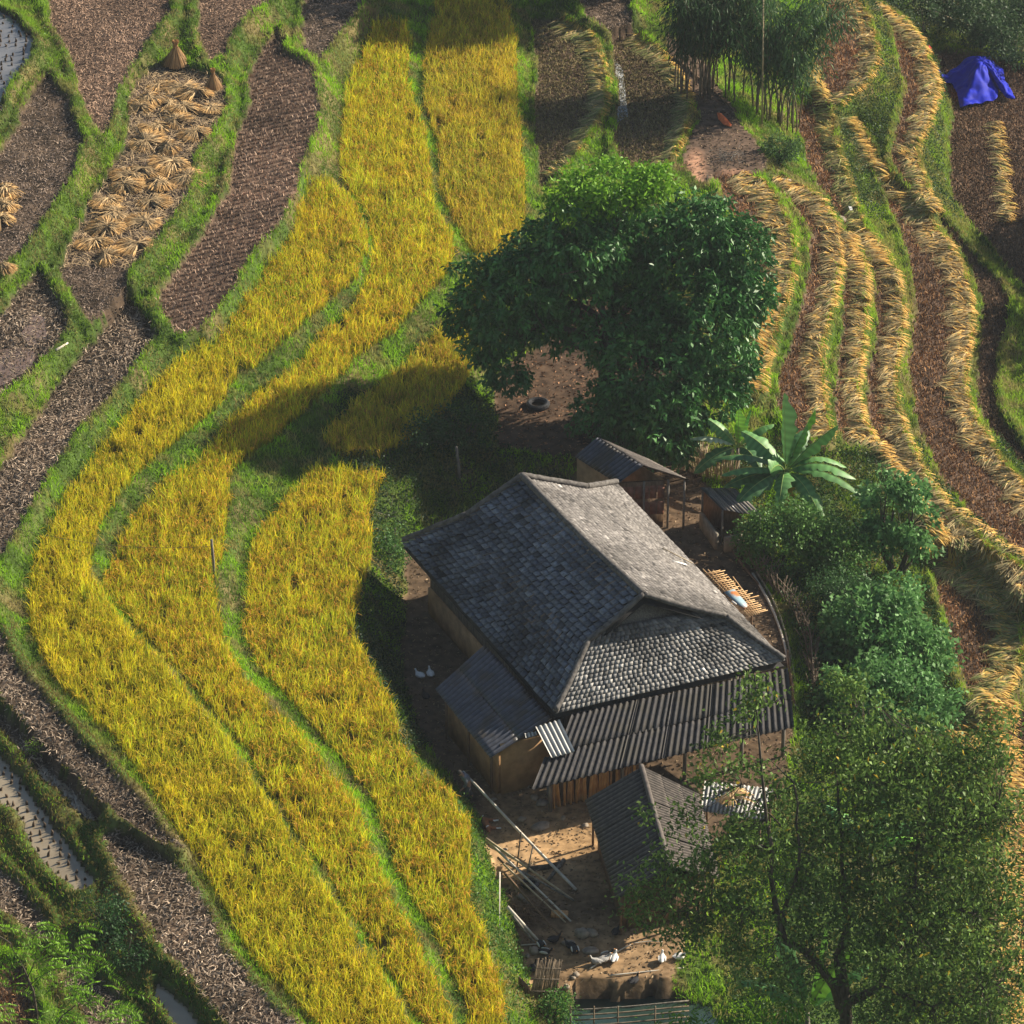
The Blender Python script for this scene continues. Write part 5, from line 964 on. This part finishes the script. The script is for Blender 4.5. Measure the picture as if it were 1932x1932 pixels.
twigs('twig_bundle', 'three short pale sticks laid together on the courtyard', 988, 1640, 3, .5, M['bamboo'], 'sticks', True)

# ------------------------------------------------------------------ stones, things on the ground
def stone(label, px, py, r, rz=0, cat='stone', m='stone', rough=.35):
    b_ = PG(px, py); V, F = blob_g([0, 0, 0], r, int(px), 9, 6, rough, rz); a = Acc(); a.add(V, F); o = a.build('stone', M[m]); o.location = (b_[0], b_[1], b_[2] + r[2] * .45); return tag(o, label, cat, 'stones in the yard')
for args in [('flat pale stone, left of two below the mud wall', 1009, 1506, (.2, .16, .07)), ('large flat stone in front of the mud wall', 1022, 1518, (.27, .22, .1)), ('pale stone close to the foot of the mud wall', 996, 1484, (.16, .12, .07)),
             ('pale stone in the courtyard shade nearest the rice bank', 932, 1490 + 20, (.13, .1, .06)), ('flat stone beside the dark drain hole', 984, 1549, (.2, .13, .1)), ('large half buried rock at the shadow edge in the courtyard', 1020, 1563, (.42, .28, .1)), ('upright stone on the sunlit earth bank', 1062, 1547, (.1, .1, .13)), ('round pale stone beside the shed roof edge', 1104, 1560, (.14, .13, .07)),
             ('thin dark stone on the sunlit courtyard near the grass', 951, 1606, (.18, .09, .04)), ('square pale boulder between the ducks', 1097, 1767, (.26, .24, .2)), ('rough pale boulder right of the square one', 1116, 1765, (.26, .2, .14)), ('flat grey slab stone below the boulders', 1114, 1797, (.3, .22, .08)), ('flat tan stone behind the black duck', 1073, 1781, (.24, .17, .08)),
             ('round speckled stone by the left hand ducks', 1009, 1797, (.22, .2, .13)), ('small tan stone left of the speckled one', 996, 1806, (.1, .09, .07)), ('dark small stone above the pond', 1087, 1842, (.16, .12, .09)), ('little orange stone beside the dark one', 1082, 1849, (.09, .08, .06)), ('pale block stone at the top of the cane gate', 1046, 1832, (.2, .13, .12)), ('grey stone right of the cane gate', 1068, 1868, (.12, .14, .1)), ('pale rock on the straw terrace where the slope is bare', 1868 - 80 - 200, 415, (.3, .45, .1))]:
    stone(args[0], args[1], args[2], args[3], rng.uniform(-1, 1))
b_ = PG(1198, 1500) ; 
def boxobj(name, label, px, py, s, rz, m, cat, dz=0):
    q = PG(px, py); a = Acc(); c, s_ = math.cos(rz), math.sin(rz); V, F = box_g([0, 0, s[2] / 2], [s[0] / 2 * c, s[0] / 2 * s_, 0], [-s[1] / 2 * s_, s[1] / 2 * c, 0], [0, 0, s[2] / 2]); a.add(V, F); o = a.build(name, m)
    bv = o.modifiers.new('b', 'BEVEL'); bv.width = min(s) * .12; bv.segments = 2; o.location = tuple(q + [0, 0, dz]); return tag(o, label, cat)
boxobj('wooden_block', 'sawn orange wooden block beside the leaning poles', 1056, 1729, (.6, .3, .14), -.1, M['fire_wood'], 'block')
boxobj('plank', 'grey plank end sticking out of the brushwood', 990, 1702, (.75, .2, .08), -.9, M['plank'], 'plank')
jc = empty('jerrycan', PG(1048, 1506), 'yellow plastic jerrycan lying by the mud wall', 'jerrycan'); a = Acc(); V, F = blob_g([0, 0, .14], (.2, .15, .13), 3, 12, 8, .03); a.add(V * [1, 1, 1], F); o = a.build('body', M['yellow_can'], jc, True); tube('neck', [[.18, 0, .18], [.27, 0, .2]], .035, M['black_plastic'], jc)
tag(tube('wooden_stump', [[0, 0, 0], [0, 0, .42]], .09, M['plank'], None, 9), 'short wooden stump standing beside the jerrycan', 'stump').location = PG(1036, 1502)
# round basins / tyre
def ring(name, label, px, py, R, r, m, cat, z=.05, parent=None):
    me = bpy.data.meshes.new(name); bm = bmesh.new(); nu, nv = 20, 8
    vs = [[bm.verts.new(((R + r * math.cos(b)) * math.cos(a_), (R + r * math.cos(b)) * math.sin(a_), r * math.sin(b))) for b in [j / nv * 6.2832 for j in range(nv)]] for a_ in [i / nu * 6.2832 for i in range(nu)]]
    for i in range(nu):
        for j in range(nv): bm.faces.new([vs[i][j], vs[(i + 1) % nu][j], vs[(i + 1) % nu][(j + 1) % nv], vs[i][(j + 1) % nv]])
    bm.to_mesh(me); bm.free(); o = link(name, me, m); o.location = tuple(PG(px, py, z)); return tag(o, label, cat)
ring('tyre', 'black tyre lying among the logs in the courtyard', 1000, 1672, .26, .08, M['black_plastic'], 'tyre', .09)
ring('tyre', 'black tyre lying on the leaf litter under the big tree', 1015, 768, .4, .12, M['black_plastic'], 'tyre', .1)
ring('basin', 'dark basin rim on the ground by the front posts of the farmhouse', 1375, 1496, .22, .05, M['black_plastic'], 'basin', .06)
def cloth(name, label, pts, zt, hfun, m, cat, n=26, sol=.02):
    poly = [tuple(P(x, y, zt)[:2]) for x, y in pts]; pa_ = np.array(poly); c = pa_.mean(0); V = []; F = []
    m_ = len(poly); R = 30
    ring_ = catmull(np.concatenate([pa_, pa_[:1]]), n * 6)[:-1]; k = len(ring_)
    for r in range(R + 1):
        t = r / R; xy = c * (1 - t) + ring_ * t; hh = hfun(t, xy) + H(xy[:, 0], xy[:, 1]) + .03 + .05 * vnoise(xy[:, 0] * 4, xy[:, 1] * 4, 1, 4); V.append(np.c_[xy, hh])
    V = np.concatenate(V); i = np.arange(R)[:, None] * k; j = np.arange(k)[None]; jn = (j + 1) % k; F = np.stack([i + j, i + k + j, i + k + jn, i + jn], -1).reshape(-1, 4)
    a = Acc(); a.add(V, F); o = a.build(name, m, None, True); so_ = o.modifiers.new('s', 'SOLIDIFY'); so_.thickness = sol; return tag(o, label, cat)
o = cloth('tarpaulin', 'crumpled bright blue tarpaulin draped over a straw heap at the top right', [(1766, 148), (1802, 122), (1825, 105), (1858, 103), (1866, 98), (1874, 112), (1893, 124), (1896, 145), (1917, 182), (1899, 178), (1884, 160), (1882, 180), (1812, 198), (1806, 170), (1796, 150)], -3.0,
          lambda t, xy: 1.1 * np.exp(-(t / .62) ** 2) + .75 * (np.abs(fnoise(xy[:, 0] * 1.2, xy[:, 1] * .9, 1.1, 9) - .5)) * (1 - t * .5) + .25 * np.abs(vnoise(xy[:, 0] * 3.1, xy[:, 1] * 2.2, 1, 19) - .5) + .3 * np.abs(np.sin(np.arctan2(xy[:, 1] - xy[:, 1].mean(), xy[:, 0] - xy[:, 0].mean()) * 4.5)) * t * (1 - t) * 1.2, M['blue_tarp'], 'tarp')
q = P(1852, 111, -2.0); V, F = blob_g([0, 0, 0], (.35, .22, .08), 2, 10, 6, .2)
cloth('sack', 'red woven sack lying left of the blue tarpaulin', [(1746, 106), (1758, 103), (1764, 116), (1748, 120)], -3.3, lambda t, xy: .3 * (1 - t ** 2), M['red_bag'], 'sack')
cloth('sack', 'small red scrap of sack beside the dark one', [(1735, 118), (1744, 122), (1738, 126)], -3.3, lambda t, xy: .08 * (1 - t ** 2), M['red_bag'], 'sack')
cloth('sack', 'dark grey sack left of the red sack', [(1741, 102), (1752, 101), (1760, 110), (1748, 114), (1742, 112)], -3.3, lambda t, xy: .15 * (1 - t ** 2), M['dark_bag'], 'sack')
cloth('sack', 'orange plastic sheet under the left corner of the blue tarpaulin', [(1766, 150), (1784, 152), (1782, 172), (1776, 174), (1768, 162)], -2.6, lambda t, xy: .1 * (1 - t ** 2), M['orange_bag'], 'sheet')
cloth('sack', 'red and white striped sack lying on the dirt path', [(1353, 216), (1361, 218), (1372, 231), (1380, 238), (1378, 241), (1367, 238), (1356, 228)], 1.1, lambda t, xy: .16 * (1 - t ** 2), M['orange_bag'], 'sack')
cloth('paper_scrap', 'small white scrap lying on the green straw row', [(1601, 386), (1607, 387), (1609, 393), (1604, 393)], -.5, lambda t, xy: .25 + 0 * xy[:, 0], M['white'], 'scrap')

# ------------------------------------------------------------------ straw bundles on the upper left fields
grp = 'straw bundles drying on the upper left field'
BL = [(300, 168, 'topmost pale bundle, just below the standing sheaf at the levee'), (345, 172, 'pale bundle between the two standing sheaves'), (283, 192, 'bundle at the left grass edge in the second row'), (320, 202, 'pale bundle in the centre of the upper group'), (372, 183, 'small reddish bundle lying against the right hand sheaf'),
      (268, 208, 'leftmost bundle of the upper group'), (345, 212, 'bundle of whitish stalks right of the centre of the upper group'), (400, 212, 'yellowish bundle at the right grass edge of the upper group'), (330, 236, 'broad bundle at the bottom of the upper group'), (300, 243, 'flat bundle lower left of the upper group'), (372, 257, 'dull loose bundle on the right below the upper group'),
      (275, 275, 'pale spread bundle at the left edge midway down the field'), (320, 283, 'grey bundle right of the pale one midway down'), (325, 318, 'golden bundle first of the lower group'), (270, 330, 'golden brown bundle at the left of the lower group'), (355, 342, 'bristling golden bundle at the right grass edge'), (300, 352, 'tan bundle in the middle of the lower group'),
      (235, 358, 'orange bundle above the left cluster'), (205, 385, 'bundle at the left edge of the lower cluster'), (285, 388, 'large pale bundle in the centre of the lower cluster'), (215, 408, 'wide bundle of tan stalks lower left'), (275, 425, 'pale bundle third from the bottom'), (205, 437, 'bundle with a bright fan left of the bottom'), (180, 465, 'last but one bundle at the left, orange'), (262, 470, 'bundle at the lower right beside the levee'), (203, 492, 'lowest bundle of the field, golden'), (248, 340, 'small bundle tucked behind the golden brown one')]
protos = []
p = scatter((LAB == F3), 55); sq = proj(p); p = p[(sq[:, 1] > 135) & (sq[:, 1] < 505)]; n = len(p); d = rng.normal(size=(n, 3)); d[:, 2] = U(0, .25, n); d /= np.linalg.norm(d, axis=1, keepdims=True); L_s = U(.25, .6, n)
ss = np.linspace(0, 1, 4)[None, :, None]; C = (p + [0, 0, .05])[:, None] + d[:, None] * L_s[:, None, None] * ss; C[..., 2] += np.sin(ss[..., 0] * 3.1) * .05
a = Acc(); a.add(*ribbons(C, np.full((n, 4), .011), np.stack([-d[:, 1], d[:, 0], U(-.5, .5, n)], 1), (np.array((.60, .44, .26)) * U(.4, 1.25, n)[:, None])[:, None].repeat(4, 1)))
tag(a.build('loose_straw', M['straw']), 'loose stalks strewn between the straw bundles on the dark field', 'straw', kind='stuff')
for i, (x, y, lab) in enumerate(BL):
    if i < 5: o = bundle_geo(1.15, 330).build('straw_bundle', M['straw']); protos.append(o)
    else: o = dup(protos[i % 5])
    q = PG(x, y); o.location = tuple(q); o.rotation_euler = (rng.normal() * .08, rng.normal() * .08, rng.uniform(-3.1, 3.1)); s_ = rng.uniform(1.15, 1.55); o.scale = (s_, s_ * rng.uniform(.8, 1.25), s_ * rng.uniform(.6, .95)); tag(o, 'straw bundle: ' + lab if False else lab.replace('bundle', 'straw bundle', 1), 'straw bundle', grp)
for x, y, lab in [(10, 370, 'topmost of the three straw bundles cut by the left edge'), (8, 398, 'middle one of the three straw bundles cut by the left edge'), (0, 425, 'lowest of the three straw bundles cut by the left edge'), (2, 515, 'single straw bundle peeking in at the left edge below the three')]:
    o = dup(protos[rng.integers(5)]); o.location = tuple(PG(x, y)); o.rotation_euler = (0, 0, rng.uniform(0, 6)); o.scale = (1.3, 1.3, 1.5); tag(o, lab, 'straw bundle', 'straw bundles at the left edge')
def sheaf(label, px, py, h, r):
    b_ = PG(px, py); n = 520; az = U(0, 6.28, n); K = 5; s = np.linspace(0, 1, K); C = np.zeros((n, K, 3)); rr = r * U(.55, 1.1, n)
    prof = [1, .62, .3, .1, .26]; hh = [0, .36, .62, .8, 1.0]
    for k in range(K):
        C[:, k, 0] = np.cos(az) * rr * prof[k]; C[:, k, 1] = np.sin(az) * rr * prof[k]; C[:, k, 2] = h * hh[k] * U(.93, 1.05, n)
    col = (np.array((.46, .27, .12)) * U(.5, 1.3, n)[:, None])[:, None].repeat(K, 1); side = np.stack([-np.sin(az), np.cos(az), 0 * az], 1)
    a = Acc(); a.add(*ribbons(C, U(.012, .022, n)[:, None] * np.array([1.2, 1.2, 1, .8, .6]), side, col)); e = empty('straw_sheaf', b_, label, 'sheaf', 'standing sheaves'); a.build('stalks', M['straw'], e)
    ring_o = tube('binding', [[.07 * math.cos(t), .07 * math.sin(t), h * .79] for t in np.linspace(0, 6.28, 12)], .018, M['brown_wood'], e)
sheaf('larger tied straw sheaf standing on the levee at the head of the bundles', 333, 122, 1.15, .62); sheaf('smaller tied straw sheaf standing right of the upper bundles', 403, 168, 1.0, .46)

# ------------------------------------------------------------------ ducks, dog, person
def loft(name, secs, m, parent=None, nseg=12):
    """secs: (x, z, ry, rz) along the body"""
    V = []; th = np.arange(nseg) / nseg * 6.2832
    for x, z, ry, rz in secs: V.append(np.stack([np.full(nseg, x), np.cos(th) * ry, z + np.sin(th) * rz], 1))
    n = len(secs); V = np.concatenate(V); i = np.arange(n - 1)[:, None] * nseg; j = np.arange(nseg)[None]; k = (j + 1) % nseg
    F = np.stack([i + j, i + nseg + j, i + nseg + k, i + k], -1).reshape(-1, 4); a = Acc(); a.add(V, F); return a.build(name, m, parent, True)
def duck(body, head, wing):
    e = empty('duck', (0, 0, 0), '', 'duck'); loft('body', [(-.27, .17, .005, .005), (-.22, .16, .05, .025), (-.14, .13, .10, .075), (0, .12, .13, .11), (.12, .13, .105, .10), (.17, .17, .06, .075), (.19, .23, .038, .05), (.205, .28, .036, .045), (.23, .305, .038, .036), (.262, .30, .02, .02), (.27, .298, .004, .004)], M[body], e)
    loft('beak', [(.262, .297, .017, .010), (.30, .288, .016, .007), (.325, .284, .006, .004)], M['beak'], e)
    for s in (-1, 1):
        V, F = blob_g([-.03, s * .115, .15], (.16, .028, .06), 4, 10, 6, .08); a = Acc(); a.add(V, F); a.build('wing', M[wing], e, True); tube('leg', [[.0, s * .05, .04], [.01, s * .05, 0]], .01, M['beak'], e, 5)
    return e
pd_ = {'w': duck('white', 'white', 'white'), 'b': duck('black', 'white', 'black'), 'p': duck('black', 'white', 'white'), 'g': duck('grey_feather', 'white', 'grey_feather')}; used = set()
for x, y, k, rz, lab in [(792, 1280, 'w', 2.4, 'left one of the two white ducks in the dark lane'), (812, 1277, 'w', 1.8, 'right one of the two white ducks in the dark lane'), (803, 1320, 'b', 2.0, 'black duck below the two white ones in the lane'), (1022, 1788, 'p', -1.2, 'pied duck at the end of the short pale stick'), (1029, 1802, 'p', -.3, 'pied duck resting just below the speckled stone'), (1045, 1780, 'b', .3, 'dark duck at the foot of the long brown pole'),
                      (1076, 1790, 'b', 2.6, 'black duck against the flat tan stone'), (1085, 1799, 'p', -1.4, 'pied duck right in front of the black duck'), (1145, 1807, 'p', .4, 'pied duck above the two grey ones'), (1159, 1814, 'w', 1.3, 'white duck sitting upright by the thin branch'), (1126, 1820, 'g', 2.9, 'left one of the two mottled grey ducks'), (1140, 1816, 'g', .5, 'right one of the two mottled grey ducks'),
                      (1007, 1832, 'b', 1.2, 'black duck behind the cane gate, left one'), (1023, 1823, 'b', .6, 'black duck behind the cane gate, right one'), (1249, 1815, 'w', 1.5, 'white duck glimpsed through the leaves right of the yard'), (1282, 1812, 'w', .2, 'rightmost white duck, on the pale slab'), (1196, 1863, 'b', .9, 'black duck alone on the edge of the pond')]:
    o = pd_[k] if k not in used else dup(pd_[k]); used.add(k); o.location = tuple(PG(x, y)); o.rotation_euler = (0, 0, rz); o.scale = (1.02,) * 3; tag(o, lab, 'duck', 'ducks about the farm')
hn = dup(pd_['b']); hn.name = 'hen'; hn.location = tuple(PG(1163, 1765)); hn.rotation_euler = (0, 0, 1); tag(hn, 'small dark hen in the shade below the shed corner', 'hen', 'hens'); 

def skin(name, verts, edges, radii, m, parent=None, sub=2):
    me = bpy.data.meshes.new(name); me.from_pydata([tuple(v) for v in verts], edges, []); o = link(name, me, m, parent)
    md = o.modifiers.new('skin', 'SKIN'); md.use_smooth_shade = True
    for i, r in enumerate(radii): me.skin_vertices[0].data[i].radius = (r, r)
    me.skin_vertices[0].data[0].use_root = True
    sb = o.modifiers.new('sub', 'SUBSURF'); sb.levels = sub; sb.render_levels = sub; return o
# dog asleep on its side: tail at the top left, head below, legs to the right
dg = empty('dog', PG(916, 1558), 'brown and white dog asleep on its side in the courtyard shade', 'dog', rz=-1.35)
V = [(0, 0, .12), (.22, 0, .13), (.36, .02, .13), (.46, .02, .12), (.58, .03, .10), (-.2, 0, .12), (-.34, .02, .11), (-.48, -.03, .05), (-.62, .05, .03), (.3, .16, .07), (.32, .36, .05), (.33, .50, .04), (.22, .15, .05), (.22, .34, .03), (.23, .46, .03), (-.24, .17, .07), (-.17, .34, .05), (-.2, .52, .03), (-.28, .16, .05), (-.3, .33, .03), (-.28, .47, .03)]
E_ = [(0, 1), (1, 2), (2, 3), (3, 4), (0, 5), (5, 6), (6, 7), (7, 8), (1, 9), (9, 10), (10, 11), (1, 12), (12, 13), (13, 14), (5, 15), (15, 16), (16, 17), (5, 18), (18, 19), (19, 20)]
R_ = [.12, .13, .085, .08, .035, .11, .07, .025, .012, .055, .03, .022, .05, .028, .022, .07, .032, .024, .05, .028, .022]
skin('body', V, E_, R_, M['fur_brown'], dg); skin('white_legs', [(.315, .27, .06), (.32, .36, .055), (.335, .52, .045)], [(0, 1), (1, 2)], [.03, .034, .028], M['white'], dg, 1); skin('white_legs', [(-.19, .29, .06), (-.17, .36, .055), (-.2, .54, .035)], [(0, 1), (1, 2)], [.034, .036, .028], M['white'], dg, 1)
skin('white_collar', [(.30, 0, .16), (.35, .02, .17)], [(0, 1)], [.1, .09], M['white'], dg, 1); skin('tail_tip', [(-.47, -.03, .055), (-.63, .05, .035)], [(0, 1)], [.03, .018], M['white'], dg, 1)
for s in (-.05, .05): tube('ear', [[.44, s, .18], [.41, s * 1.6, .21]], [.03, .008], M['fur_brown'], dg)
# person bent forward, dragging the long pole (local +X is the way the person faces)
pf = PG(884, 1512); pe = empty('person', pf, 'person in grey top and dark trousers stooping to haul the long pale pole', 'person', rz=math.radians(205))
bv = [(0, 0, .84), (.06, 0, 1.02), (.2, 0, 1.2), (.27, 0, 1.27), (.33, 0, 1.33), (.40, 0, 1.38),
      (.01, .1, .8), (.14, .12, .46), (.02, .12, .08), (.13, .12, .04), (-.01, -.1, .8), (-.04, -.13, .45), (-.22, -.12, .1), (-.12, -.13, .04),
      (.22, .19, 1.22), (.20, .25, .95), (.32, .18, .76), (.36, .15, .70), (.22, -.19, 1.22), (.12, -.27, 1.0), (-.02, -.22, .92), (-.08, -.18, .92)]
be = [(0, 1), (1, 2), (2, 3), (3, 4), (4, 5), (0, 6), (6, 7), (7, 8), (8, 9), (0, 10), (10, 11), (11, 12), (12, 13), (2, 14), (14, 15), (15, 16), (16, 17), (2, 18), (18, 19), (19, 20), (20, 21)]
br_ = [.14, .13, .145, .06, .085, .095, .09, .06, .04, .035, .09, .06, .04, .035, .06, .042, .028, .03, .06, .042, .028, .03]
for h, c in ((17, (.36, .15, .70)), (21, (-.08, -.18, .92))):
    for k in range(5):
        f = np.array(c) + np.array([.03 + .01 * k, .012 * (k - 2), -.03 if k else .02]); g_ = f + np.array([.02, .004 * (k - 2), -.025]); i = len(bv); bv += [tuple(f), tuple(g_)]; be += [(h, i), (i, i + 1)]; br_ += [.009, .007]
skin('body', bv, be, br_, M['skin'], pe)
skin('shirt', [(.03, 0, .92), (.08, 0, 1.04), (.2, 0, 1.2), (.23, 0, 1.24), (.22, .19, 1.22), (.2, .25, .96), (.29, .2, .82), (.22, -.19, 1.22), (.12, -.27, 1.01), (.03, -.24, .95)], [(0, 1), (1, 2), (2, 3), (2, 4), (4, 5), (5, 6), (2, 7), (7, 8), (8, 9)], [.16, .165, .165, .1, .085, .06, .045, .085, .06, .045], M['shirt'], pe)
skin('trousers', [(0, 0, .9), (0, 0, .82), (.01, .1, .78), (.14, .12, .46), (.04, .12, .15), (-.01, -.1, .78), (-.04, -.13, .45), (-.19, -.12, .16)], [(0, 1), (1, 2), (2, 3), (3, 4), (1, 5), (5, 6), (6, 7)], [.15, .155, .115, .085, .07, .115, .085, .07], M['trouser'], pe)
V, F = blob_g([.375, 0, 1.40], (.105, .098, .1), 3, 12, 8, .05); a = Acc(); a.add(V, F); a.build('hair', M['hair'], pe, True)
hand = Matrix.Translation(pe.location) @ Matrix.Rotation(math.radians(205), 4, 'Z') @ Vector((-.08, -.18, .94)); hand = np.array(hand)
pm = PG(1024, 1638); pend = PG(1087, 1682, .06)
top_ = hand + (hand - pend) / np.linalg.norm(hand - pend) * .35; tp = catmull([top_, hand, lerp(hand, pend, .5) - [0, 0, .06], pend], 14)
tag(tube('bamboo_pole', tp, np.linspace(.045, .06, 14), M['pale_pole'], None, 8), 'very long pale pole held by the stooping person, other end on the ground', 'pole')

# ------------------------------------------------------------------ valley air
hz = bpy.data.meshes.new('haze'); bm = bmesh.new(); bmesh.ops.create_cube(bm, size=1); bmesh.ops.scale(bm, vec=(130, 290, 125), verts=bm.verts); bmesh.ops.translate(bm, vec=(0, -25, 37), verts=bm.verts); bm.to_mesh(hz); bm.free()
hm = bpy.data.materials.new('haze'); hm.use_nodes = True; t = hm.node_tree; t.nodes.remove(t.nodes['Principled BSDF']); pv = t.nodes.new('ShaderNodeVolumePrincipled')
pv.inputs['Color'].default_value = (.75, .85, 1, 1); pv.inputs['Density'].default_value = .00012; pv.inputs['Anisotropy'].default_value = .2; t.links.new(pv.outputs[0], t.nodes['Material Output'].inputs['Volume'])
ho = link('haze', hz, hm); tag(ho, 'thin pale valley haze over the whole hillside', 'haze', kind='stuff')
print('scene built', len(scene.objects))
